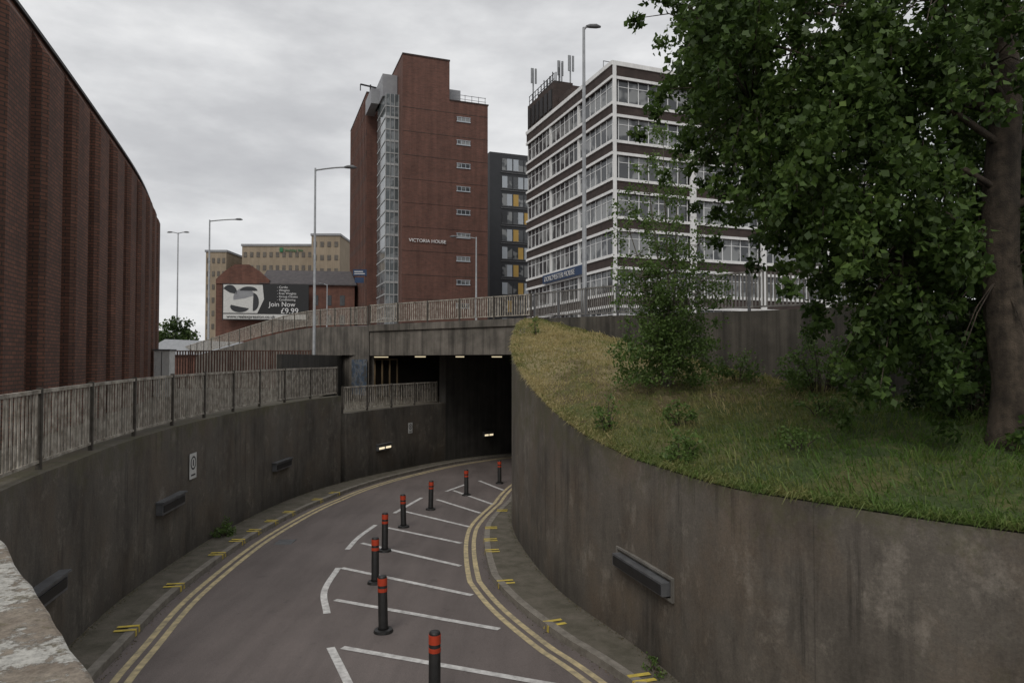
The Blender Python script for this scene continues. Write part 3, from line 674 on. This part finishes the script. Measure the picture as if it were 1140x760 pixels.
for (s_,t_,h) in ((18.8,.4,4.4),(15.6,2.2,4.2),(14.4,2.9,4.4)):
    mb=MB(); o=D0+U*s_+Vv*t_+zz(31.4); mb.cyl(o,o+zz(h*.95),.08,n=6)
    for q in (-.24,.24): mb.obox(o+Vv*(q-.10)-U*.25+zz(h*.55),Vv*.20,U*.14,zz(h*.38)); mb.obox(o+Vv*(q-.02)-U*.1+zz(h*.6),Vv*.05,U*.15,zz(.06))
    mb.obj('phone_antenna',M_gal,e)
for k in range(9):
    mb=MB(); o=D0+U*(12.8+k*.8)+Vv*(.5+(k%3)*.7)+zz(31.4); mb.cyl(o,o+zz(1.4+.9*(k%3)),.06,n=5); mb.obj('phone_antenna',M_dark,e)
mb=MB(); o=D0+U*5.0-Vv*.36+zz(3+7.85); mb.obox(o,U*9.4,Vv*.07,zz(.88)); mb.obj('sign_board',M_signb,e)
text('lettering','DORCHESTER HOUSE',.74,tuple(D0+U*13.9-Vv*.39+zz(3+8.02)),RZS,M_textg,e,.03)
# --- charcoal block with yellow panels
K0=V3((-3.6,110,-3)); e=empty('apartment_block',tuple(K0),'charcoal clad block with yellow window panels','building')
mb=MB(); mb.obox(K0,Vv*9,U*16,zz(36.7)); mb.obj('wall',M_charc,e)
mb=MB()
for k in range(12): mb.obox(K0+Vv*1.9-U*.12+zz(1.55+2.9*k),Vv*7,U*.11,zz(.12))
mb.obj('floor_band',M_gald,e)
for k in range(12):
    for j in range(3):
        zz0=2+2.9*k; xx=2.1+1.95*j
        b=MB(); b.box(0,1.75,-.06,-.004,0,1.9,0); off=(.0,.85)[(k+j)%2]; b.box(off,off+.9,-.10,-.061,0,1.9,1); b.box(-.05,1.8,-.08,-.003,-.12,-.001,2)
        pm=[M_yellp,M_palep,M_yellp,M_charc,M_palep][(k*2+j+(k//3))%5]
        if k>=10: pm=M_palep
        o=b.obj('window',[M_glassD,pm,M_gald],e,shift=False); o.location=tuple(Vv*xx+zz(zz0)); o.rotation_euler[2]=RZF
# --- low brick hall with slate roof and billboard
H0=V3((-42.6,98,-3)); e=empty('brick_hall',tuple(H0),'low brick hall with chamfered gable and slate roof','building')
th=math.radians(8); hv=V3((math.cos(th),math.sin(th),0)); hu=V3((-math.sin(th),math.cos(th),0))
mb=MB(); Wd=19.5
mb.obox(H0,hv*Wd,hu*14,zz(14.0))
g0=[(0,13.9),(0,14.5),(1.2,15.7),(2.6,16.7),(4.6,16.7),(6.0,15.8),(7.4,14.5),(7.4,13.9)]
f_=[H0+hv*a-hu*.15+zz(b_) for a,b_ in g0]; bk=[p+hu*.8 for p in f_]
mb.face(f_[::-1]); mb.face(bk)
for i in range(len(f_)): j=(i+1)%len(f_); mb.face([f_[i],f_[j],bk[j],bk[i]])
mb.obj('wall',M_brickG,e)
mb=MB(); r=[H0+hv*6+zz(14.0)-hu*.3,H0+hv*(Wd+.3)+zz(14.0)-hu*.3,H0+hv*(Wd-1)+zz(16.6)+hu*5,H0+hv*6+zz(16.6)+hu*5,H0+hv*(Wd+.3)+zz(14.0)+hu*14,H0+hv*6+zz(14)+hu*14]
mb.face([r[0],r[1],r[2],r[3]]); mb.face([r[1],r[4],r[2]]); mb.face([r[3],r[2],r[4],r[5]]); mb.obox(H0+hv*7.5-hu*.35+zz(13.85),hv*(Wd-7.2),hu*.2,zz(.15)); mb.obj('roof',M_slate,e)
for k in range(2):
    for j in range(3):
        b=MB(); b.box(0,.7,-.05,-.004,0,1.5); o=b.obj('window',M_glassK,e,shift=False); o.location=tuple(hv*(13.6+j*1.9)+zz(10.9-2.9*k)); o.rotation_euler[2]=th
q0=V3((-41.2,96.9,5.6)); e=empty('billboard',tuple(q0),'black and white gym advert hoarding on brick wall','billboard')
mb=MB(); mb.obox(q0,hv*11.9,hu*.25,zz(5.2)); mb.obj('frame',M_dark,e)
mb=MB(); mb.obox(q0+hv*.15-hu*.03+zz(.15),hv*11.6,hu*.028,zz(.70)); mb.obj('web_strip',M_signw,e)
mb=MB(); A_=lambda a,b_,y=.03:q0+hv*a+zz(b_)-hu*y
mb.face([A_(.15,1.0),A_(4.8,1.0),A_(5.7,3.0),A_(5.5,5.05),A_(.15,5.05)]); mb.obj('poster_picture',M_signw,e)
def blob(c,rx,rz,y,m,a0=0,a1=6.283,n=20):
    b=MB(); P=[A_(c[0]+rx*math.cos(a0+(a1-a0)*k/n),c[1]+rz*math.sin(a0+(a1-a0)*k/n),y) for k in range(n+1)]; b.face([A_(c[0],c[1],y)]+P); b.obj('poster_picture',m,e)
blob((1.0,3.9),1.0,1.1,.045,M_charc,-.2,2.6); blob((3.0,3.1),1.5,1.5,.045,M_grayp,.3,3.3); blob((2.4,1.9),1.3,.8,.055,M_charc,2.8,6.0); blob((4.2,2.6),.8,1.3,.055,M_charc,-1.6,1.5)
blob((3.6,4.2),1.2,.6,.065,M_charc,.0,3.14)
for i,s_ in enumerate(['- Cardio','- Weights','- Free Weights','- Group Classes','- Conditioning']):
    text('lettering',s_,.44,tuple(q0+hv*7.5-hu*.06+zz(4.62-.45*i)),th,M_text,e)
text('lettering','Join Now',.95,tuple(q0+hv*6.4-hu*.06+zz(1.98)),th,M_text,e,.05)
text('lettering','£9.99',1.12,tuple(q0+hv*8.0-hu*.06+zz(.98)),th,M_text,e,.05)
text('lettering','www.realexpression.co.uk',.62,tuple(q0+hv*.6-hu*.06+zz(.3)),th,M_dark,e)
def hotel(x0,x1,y,zt,cols,rows,label):
    o0=V3((x0,y,-3)); e=empty('hotel',tuple(o0),label,'building'); W_=x1-x0
    mb=MB(); mb.obox(o0,(W_,0,0),(0,20,0),zz(zt+3)); mb.obj('wall',M_tan,e)
    mb=MB(); mb.obox(o0-V3((.2,.2,0))+zz(zt+3),(W_+.4,0,0),(0,20,0),zz(.5)); mb.obj('roof_edge',M_grayp,e)
    b0=None
    for r_ in range(rows):
        for c_ in range(cols):
            w1=W_/cols
            if b0 is None: b=MB(); b.box(0,w1*.5,-.1,-.004,0,1.2); b0=b.obj('window',M_glassB,e,shift=False); o=b0
            else: o=dup(b0,e)
            o.location=(w1*(c_+.25),0,zt+3-2.6-3.1*r_)
    return e
hotel(-72,-67.2,160,25.2,4,7,'tall buff concrete hotel wing with window rows')
e=hotel(-63.5,-46.8,160,26.6,11,5,'buff concrete hotel with green emblem and sign')
mb=MB(); mb.box(-54.6,-53.8,159.7,159.9,25.2,26.2); mb.obj('sign_emblem',M_green,e)
text('lettering','Holiday Inn',.95,(-53.5,159.8,25.3),0,M_green,e,.05)
hotel(-46.6,-40,158,28.7,4,5,'buff concrete hotel stair block')

# ---------------------------------------------------------------- street furniture
def lamp(x,y,z0,h,arm,dirx,label,r=.1,double=False):
    e=empty('street_lamp',(x,y,z0),label,'street lamp','street lamps')
    b=MB(); b.tube([(x,y,z0),(x,y,z0+1.3),(x,y,z0+1.35),(x,y,z0+h)],[r*1.25,r*1.2,r*.85,r*.5],10); b.obj('pole',M_gal,e,smooth=True)
    for sgn in ((dirx,-dirx) if double else (dirx,)):
        b=MB(); n=6; pts=[(x+sgn*arm*t/n,y,z0+h-.12+.16*math.sin(t/n*math.pi/2)) for t in range(n+1)]; b.tube(pts,[r*.42]*(n+1),8); b.obj('arm',M_gal,e,smooth=True)
        b=MB(); xe=x+sgn*arm; zt=z0+h+.04
        b.tube([(xe-sgn*.05,y,zt),(xe+sgn*.12,y,zt+.02),(xe+sgn*.4,y,zt+.015),(xe+sgn*.6,y,zt-.02)],[.05,.09,.10,.04],10); b.obj('lantern',M_gald,e,smooth=True)
lamp(3.15,29.6,1.7,12.85,.15,1,'tall grey street lamp rising behind the bank railing',.12)
lamp(-10.5,36.2,-1.7,11.9,1.6,1,'grey street lamp with long arm beside the bridge',.10)
lamp(-26.7,60,-1.7,14.0,2.3,1,'grey street lamp near the brick hall',.12)
lamp(-39.3,80,-1.7,16.6,.7,1,'distant twin arm street lamp',.12,True)
lamp(-3.1,59,1.0,9.6,1.7,-1,'white street lamp in front of the brick tower',.11)
lamp(-19.0,70,-1,8.7,.4,-1,'short dark street lamp by the hall',.10)
e=empty('street_name_sign',(-8.1,38,1.5),'direction sign plates on a thin brown post','sign')
b=MB(); b.cyl((-8.15,38,1.5),(-8.15,38,5.05),.06,n=8); b.obj('post',M_rust,e)
b=MB(); b.box(-8.85,-8.1,37.9,37.94,4.65,5.0); b.obj('sign_plate',M_signb,e)
b=MB(); b.box(-8.75,-8.25,37.88,37.92,4.25,4.55); b.obj('sign_plate',M_signb,e)
b=MB(); b.box(-8.78,-8.2,37.885,37.895,4.74,4.78); b.obj('lettering_line',M_text,e)
b=MB(); b.box(-8.78,-8.3,37.885,37.895,4.86,4.9); b.obj('lettering_line',M_text,e)
e=empty('utility_cabinet',(-16.0,31,-1.7),'white steel utility cabinet beside the fence','cabinet')
b=MB(); b.box(-16.25,-15.55,31,31.5,-1.7,.40); b.obj('body',M_signw,e)
b=MB(); b.box(-16.3,-15.5,30.95,31.55,.40,.46); b.obj('top',M_gald,e)
b=MB(); b.box(-15.91,-15.89,30.985,30.999,-1.4,.35); b.obj('door_seam',M_dark,e)

# ---------------------------------------------------------------- grass bank
ns,nt_=120,26
idx=[i for i in range(len(RW)) if RW[i,1]<=29.6]; Wc=RW[idx]; Wn=RN[idx]
s=arclen(Wc); ss=np.linspace(0,s[-1],ns); Wx=np.interp(ss,s,Wc[:,0]); Wy=np.interp(ss,s,Wc[:,1])
By=np.interp(ss,[0,6,12,20,s[-1]],[2.2,7.0,12.5,18.5,29.75]); Bx=.79+.508*(30-By)-.02
ZB=np.interp(By,[2,8,14.5,18.5,22,26.6,29.7],[-1.1,-1.05,-.85,-.42,.25,1.15,1.66]); ZW=np.array([RTOP(y) for y in Wy])+.02
tt=np.linspace(0,1,nt_)
GX=Wx[:,None]*(1-tt)+Bx[:,None]*tt; GY=Wy[:,None]*(1-tt)+By[:,None]*tt
GZ=ZW[:,None]*(1-tt)+ZB[:,None]*tt+.28*np.sin(tt*math.pi)[None,:]*np.clip((28-Wy)/10,0,1)[:,None]
GZ+=(.05*np.sin(GX*2.1+GY*1.3)+.04*np.sin(GX*4.7-GY*3.1)+.03*np.sin(GY*6.3))*np.minimum(1,tt*6)[None,:]
mb=MB(); mb.v=[(GX[i,j],GY[i,j],GZ[i,j]) for i in range(ns) for j in range(nt_)]
for i in range(ns-1):
    for j in range(nt_-1):
        a=i*nt_+j; mb.f.append((a,a+nt_,a+nt_+1,a+1)); mb.mi.append(0); mb.uv.append(None)
gb=mb.obj('grass_bank',M_grass,smooth=True); struct(gb,'sloping bank of dry and green grass above the wall','grass bank')
def bank_z(x,y):
    k=np.argmin((GX-x)**2+(GY-y)**2); return float(GZ.flat[k])
def npmesh(name,V,nper,shade,m,parent=None):
    n=len(V)//nper; me=bpy.data.meshes.new(name)
    if parent is not None: V=V-V3(parent.location)
    me.vertices.add(len(V)); me.vertices.foreach_set('co',V.astype(np.float32).ravel())
    me.loops.add(len(V)); me.loops.foreach_set('vertex_index',np.arange(len(V),dtype=np.int32))
    me.polygons.add(n); me.polygons.foreach_set('loop_start',np.arange(0,len(V),nper,dtype=np.int32)); 
    try: me.polygons.foreach_set('loop_total',np.full(n,nper,dtype=np.int32))
    except Exception: pass
    me.update(calc_edges=True)
    ca=me.color_attributes.new(name='Col',type='FLOAT_COLOR',domain='CORNER'); c=np.ones((len(V),4),np.float32); c[:,:3]=np.repeat(shade,nper)[:,None]
    ca.data.foreach_set('color',c.ravel()); me.materials.append(m)
    o=bpy.data.objects.new(name,me); COL.objects.link(o)
    if parent is not None: o.parent=parent
    return o
def blades(n,edge=False):
    a=rng.random(n)
    if edge:
        si=(.10+.90*a)*(ns-1.001); ti=np.abs(rng.normal(0,.02,n))*(nt_-1)
    else:
        si=a**.85*(ns-1.001); ti=rng.random(n)*(nt_-1.001)
    ti=np.clip(ti,0,nt_-1.001)
    i=si.astype(int); j=ti.astype(int); fi=si-i; fj=ti-j
    bil=lambda G:G[i,j]*(1-fi)*(1-fj)+G[i+1,j]*fi*(1-fj)+G[i,j+1]*(1-fi)*fj+G[i+1,j+1]*fi*fj
    P=np.stack([bil(GX),bil(GY),bil(GZ)-.01],1)
    patch=.5+.5*np.sin(P[:,0]*.9+1.3*np.sin(P[:,1]*.7))*np.cos(P[:,1]*.55+P[:,0]*.3)
    p2_=.5+.5*np.sin(P[:,0]*2.9+2*np.sin(P[:,1]*1.9))*np.sin(P[:,1]*2.3+1.5*np.sin(P[:,0]*1.7))
    p3_=.5+.5*np.sin(P[:,0]*6.1+2*np.sin(P[:,1]*4.3))*np.sin(P[:,1]*5.7+1.5*np.sin(P[:,0]*4.1))
    tfrac=ti/(nt_-1)
    q_=P[:,1]-P[:,0]*.8
    dry=np.clip(.04+.80*np.clip((q_-5)/8.5,0,1)+.45*(patch-.5)+.42*(p2_-.5)+.25*(p3_-.5)-.3*np.clip(tfrac-.5,0,1)+rng.normal(0,.15,n),0,1)
    green=1-np.clip((q_-4)/9,0,1)
    h=rng.gamma(2.6,.020,n)*(.4+.6*patch+.6*p2_+.4*p3_)*(1+.75*green); h=np.clip(h,.012,.36)
    if edge: h=np.clip(h*.9,.02,.13); dry=np.clip(dry+.1,0,1)
    ang=rng.random(n)*6.283; wd=(.0035+.003*rng.random(n))*(1+P[:,1]*.07)
    side=np.stack([np.cos(ang)*wd,np.sin(ang)*wd,np.zeros(n)],1)
    la=rng.random(n)*3.2+2.2+np.sin(P[:,0]*1.3)*1.0; lean=np.stack([np.cos(la),np.sin(la),np.zeros(n)],1)*(h*rng.uniform(.2,1.2,n))[:,None]
    if edge: lean[:,:2]+=(-np.array([.9,.2]))*(h*.5)[:,None]
    mid=P+lean*.35+np.stack([np.zeros(n),np.zeros(n),h*.6],1)
    tip=P+lean+np.stack([np.zeros(n),np.zeros(n),h*(rng.uniform(.2,.95,n) if not edge else rng.uniform(-.5,.7,n))],1)
    V=np.stack([P-side,P+side,mid+side*.7,mid-side*.7, mid-side*.7,mid+side*.7,tip+side*.1,tip-side*.1],1).reshape(-1,3)
    return V,np.repeat(dry,2)
V1,d1=blades(105000); V2,d2=blades(16000,True)
o=npmesh('grass',np.concatenate([V1,V2]),4,np.concatenate([d1,d2]),M_grassb); tag(o,'rough patchy grass, straw coloured along the wall edge','grass',kind='stuff')

# ---------------------------------------------------------------- foliage
def leaves(centers,rad,per,size,flat=.6,droop=0.,shade_c=None,aspect=.6):
    Cn=np.repeat(centers,per,axis=0); R=np.repeat(rad,per); n=len(Cn)
    d=rng.normal(size=(n,3)); d/=np.linalg.norm(d,axis=1)[:,None]; d[:,2]*=flat
    r=R*rng.random(n)**.55; P=Cn+d*r[:,None]; P[:,2]-=droop*R*rng.random(n)
    ax=rng.normal(size=(n,3)); ax[:,2]-=.5; ax/=np.linalg.norm(ax,axis=1)[:,None]
    up=rng.normal(size=(n,3))*.8; up[:,2]+=.6
    sd=np.cross(ax,up); sd/=np.linalg.norm(sd,axis=1)[:,None]+1e-9
    L_=size*rng.uniform(.55,1.3,n); a=ax*L_[:,None]; b_=sd*(L_*aspect*.5)[:,None]; nm=np.cross(ax,sd)*(L_*.12)[:,None]
    V=np.stack([P,P+a*.45+b_+nm,P+a,P+a*.45-b_+nm],1).reshape(-1,3)
    sc=np.repeat(shade_c if shade_c is not None else rng.random(len(centers)),per)
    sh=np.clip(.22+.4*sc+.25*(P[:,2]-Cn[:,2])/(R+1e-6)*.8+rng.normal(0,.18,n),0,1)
    return V,sh
tx,ty=6.45,8.8; tz=bank_z(tx,ty)-.1
e=empty('tree',(tx,ty,tz),'large leafy tree with thick brown trunk on the bank','tree')
tr=MB()
trunk=[(tx,ty,tz),(tx-.03,ty,tz+.25),(tx+.02,ty+.02,tz+.9),(tx-.05,ty+.05,tz+1.7),(tx-.10,ty+.05,tz+2.5),(tx-.04,ty+.1,tz+3.4),(tx+.05,ty+.1,tz+4.5),(tx+.02,ty+.1,tz+5.6),(tx+.10,ty+.2,tz+7.5),(tx+.0,ty+.3,tz+10)]
tr.tube(trunk,[.36,.27,.235,.235,.21,.21,.18,.16,.11,.04],16)
limb_pts=[]
def limb(p,q,r0,n=6,sag=.0):
    p=V3(p);q=V3(q); pts=[];
    for i in range(n+1):
        t=i/n; x=p*(1-t)+q*t; x[2]+=sag*math.sin(t*math.pi); x+=rng.normal(0,.05,3)*(0<i<n); pts.append(x)
    rr=[r0*(1-.85*i/n) for i in range(n+1)]; tr.tube(pts,rr,7); limb_pts.extend(pts[1:]); return pts
XL=lambda z: float(np.interp(z,[-.4,.3,.8,1.3,2.1,2.75,3.3,4.1,4.7,5.3,7,9,11],[5.7,5.3,4.85,4.5,4.15,3.65,3.05,2.55,2.25,2.15,2.4,4,6]))
for (q,zs,r) in [((2.9,10.2,5.0),2.6,.05),((3.4,9.6,3.6),2.0,.045),((4.4,9.5,2.2),1.3,.04),((3.4,11.5,6.2),3.6,.05),((4.5,8.4,5.5),3.2,.045),((5.0,11,3.2),2.0,.045),
                 ((9.0,9.5,4.5),2.5,.07),((8.6,9.0,3.0),1.8,.05),((9,11,6.5),4,.07),((5.2,8.8,7.6),5,.05),((7.5,10.5,8.5),6,.05),((5.3,9.2,1.4),.9,.03),((8,8.9,6),4,.05),((4.0,10,5.5),2.8,.045),((6,12.5,4.5),3,.045)]:
    limb((tx,ty,tz+1.3+zs),q,r,6,.25)
cl=[];sc=[];rd=[]
rr_=random.Random(11)
def gapf(x,y,z): return (math.sin(x*2.3+z*1.4)+math.sin(z*2.9-y*1.2+1)+math.sin(y*1.7+x*1.1))
while len(cl)<1700:
    z=rr_.uniform(.1,7.2); y=rr_.uniform(7.6,12.4); xl=XL(z)*y/10.2*1.0+.12*abs(y-10)**1.2
    xr=min(10.2,y*.76+.9)
    if xr<=xl: continue
    x=xl+.12+rr_.random()**1.15*(xr-xl)
    if z/y>.66: continue
    if z<1.5 and rr_.random()<.5: continue
    if gapf(x,9.5,z)<-1.1: continue
    if x>6.4 and z<1.8 and rr_.random()<.6: continue
    if abs(x/y-.735)<.065 and y<8.9 and z<4.2: continue     # keep the trunk clear on its front side
    sh_=rr_.random(); a=rr_.uniform(0,6.28); m=rr_.choice((2,3,4))
    for k in range(m):
        cl.append((x+.20*k*math.cos(a)-.05*k,y+.20*k*math.sin(a),z-.22*k-.04*k*k)); sc.append(min(1,max(0,sh_+rr_.uniform(-.1,.1)))); rd.append(rr_.uniform(.19,.34)*(1-.13*k))
LP=np.array(limb_pts); cl=np.array(cl)
for c in cl[::3]:
    k=np.argmin(((LP-c)**2).sum(1)); p=LP[k]
    m=(p+c)/2+np.array((0,0,.15)); tr.tube([p,m,c,c+V3((0,0,-.25))],[.013,.009,.006,.003],4)
tr.obj('trunk',M_bark,e,smooth=True)
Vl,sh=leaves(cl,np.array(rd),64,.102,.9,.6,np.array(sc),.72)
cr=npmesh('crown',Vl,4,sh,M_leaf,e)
# birch sapling
bx,by=3.4,15.0; bz=bank_z(bx,by)-.05
e=empty('birch_sapling',(bx,by,bz),'young airy multi stemmed birch growing on the bank','tree')
tr=MB(); LPs=[]
for (dx,dy,h) in ((0,0,5.6),(-.35,.1,4.9),(.35,-.1,5.0),(-.85,.2,3.9),(.9,.1,3.6),(.15,.4,4.2),(-.6,-.3,2.4),(.7,-.4,2.3)):
    pts=[V3((bx+dx*t**1.1+.05*math.sin(5*t+dx),by+dy*t,bz+h*t)) for t in np.linspace(0,1,9)]; tr.tube(pts,[.035*(1-.85*t) for t in np.linspace(0,1,9)],6); LPs+=pts[2:]
LPs=np.array(LPs); cl=[]
for k in range(500):
    p=LPs[rng.integers(len(LPs))]; hz=(p[2]-bz)/5.6
    w_=.62*(1-hz)**.6+.3; a=rng.random()*6.28; c=p+V3((math.cos(a)*w_*rng.uniform(.2,1),math.sin(a)*w_*rng.uniform(.2,1),rng.uniform(-.1,.25)))
    if hz>.5 and rng.random()<.25: continue
    tr.tube([p,(p+c)/2+V3((0,0,.05)),c],[.008,.005,.002],3); cl.append(c)
for k in range(210):
    a=rng.random()*6.28; r=rng.random()**.6*1.15; cl.append(V3((bx+r*math.cos(a),by+r*.8*math.sin(a),bz+.15+rng.random()*1.9*(1.15-r*.55))))
tr.obj('trunk',M_barkb,e); cl=np.array(cl)
Vl,sh=leaves(cl,rng.uniform(.13,.28,len(cl)),30,.066,.8,.5,None,.78); npmesh('crown',Vl,4,sh,M_leafb,e)
def shrub(name,x,y,rx,ry,h,n,per,ls,m,label,z0=None,cat='shrub',minr=.12,maxr=.3,base=.1):
    z=bank_z(x,y)-.05 if z0 is None else z0
    e=empty(name,(x,y,z),label,cat); tr=MB(); cl=[]
    for k in range(n):
        a=rng.random()*6.28; r=rng.random()**.5; t=rng.random()
        c=V3((x+rx*r*math.cos(a),y+ry*r*math.sin(a),z+base+h*t*(1-.55*r*r)+rng.normal(0,h*.05))); cl.append(c)
        if k%2==0: tr.tube([(x+rx*.2*math.cos(a),y+ry*.2*math.sin(a),z),((x+c[0])/2,(y+c[1])/2,z+(c[2]-z)*.6),c],[.014,.009,.003],4)
    tr.obj('stems',M_bark,e); cl=np.array(cl)
    Vl,sh=leaves(cl,rng.uniform(minr,maxr,n),per,ls,.8,.2,None,.65); npmesh('foliage',Vl,4,sh,m,e)
shrub('shrub',8.1,11.2,1.4,1.0,2.8,140,85,.09,M_leafd,'dark dense shrub beside the tree trunk',maxr=.42)
shrub('shrub',7.1,10.6,.9,.7,2.2,65,75,.085,M_leafd,'dark dense shrub growing under the tree',maxr=.36)
shrub('shrub',6.6,14.6,.9,.7,1.3,60,40,.075,M_leafb,'pale green bramble bush against the concrete wall',maxr=.3)
shrub('shrub',5.3,16.0,.5,.4,.7,22,40,.07,M_leafb,'small green bush at the wall foot')
shrub('weed',1.75,12.6,.22,.2,.75,16,18,.065,M_leafb,'leafy weed on the grass bank',cat='weed',maxr=.14,minr=.06)
shrub('weed',2.6,10.3,.35,.3,.5,26,24,.065,M_leafb,'leafy weed patch on the grass bank',cat='weed',maxr=.16,minr=.06)
shrub('weed',3.9,9.3,.3,.3,.35,16,22,.05,M_leafb,'leafy weed patch in the grass',cat='weed',maxr=.14,minr=.06)
shrub('weed',3.0,12.2,.3,.25,.4,18,22,.06,M_leafb,'leafy weed clump in dry grass',cat='weed',maxr=.14,minr=.06)
shrub('weed',5.2,11.5,.4,.3,.4,22,22,.06,M_leafb,'leafy weed clump in green grass',cat='weed',maxr=.14,minr=.06)
shrub('weed',.75,22.5,.2,.2,.7,10,16,.06,M_leafb,'thin weed on the crest of the bank',cat='weed',maxr=.12,minr=.06)
pL,nL,tL=at(LW,LN,LT,18.5); shrub('weed',pL[0]+.22,pL[1],.22,.5,.45,26,30,.055,M_leafb,'weeds growing at the foot of the wall',zr(18.5)+.1,'weed',.06,.14,.02)
pL,nL,tL=at(RW,RN,RT,10.0); shrub('weed',pL[0]-.18,pL[1],.13,.35,.12,16,14,.04,M_leafb,'low weeds at the foot of the wall',zr(10)+.1,'weed',.04,.08,.02)
shrub('tree',-38,78,2.6,2.2,6.2,90,60,.35,M_leafd,'distant rounded green tree behind the fence',-1.7,'tree',.5,1.0,.8)
shrub('tree',-42,84,2.6,2.2,5.2,70,60,.35,M_leafb,'distant light green tree behind the fence',-1.7,'tree',.5,1.0,.8)
# moss and litter gathered where the footways meet the walls
Pm=[];
for C,Nn,OFF in ((LW,LN,OFFL),(RW,RN,OFFR)):
    ii=[i for i in range(len(C)) if 5<C[i,1]<34]
    for q in range(2600):
        i=ii[rng.integers(len(ii)-1)]; f=rng.random(); p=C[i]*(1-f)+C[i+1]*f; near=rng.random()<.7
        o_=abs(rng.normal(0,.06))+.01 if near else OFF(p[1])+abs(rng.normal(0,.05))+.01
        n_=Nn[i]; x=p+n_*o_; z=zr(x[1])+(.113 if near else .003); Pm.append((x[0],x[1],z))
Pm=np.array(Pm); n=len(Pm); sz=rng.uniform(.008,.03,n); a=rng.random(n)*6.28
ax=np.stack([np.cos(a)*sz,np.sin(a)*sz,rng.uniform(0,.6,n)*sz],1); bx_=np.stack([-np.sin(a)*sz,np.cos(a)*sz,rng.uniform(0,.6,n)*sz],1)
V=np.stack([Pm-ax*.5,Pm+bx_*.5,Pm+ax*.8,Pm-bx_*.4+V3((0,0,.002))],1).reshape(-1,3)
o=npmesh('leaf_litter',V,4,np.clip(rng.normal(.5,.3,n),0,1),leafmat('litter',(.05,.06,.02),(.10,.085,.045),(.22,.17,.10))); tag(o,'moss and leaf litter along the kerbs','litter',kind='stuff')
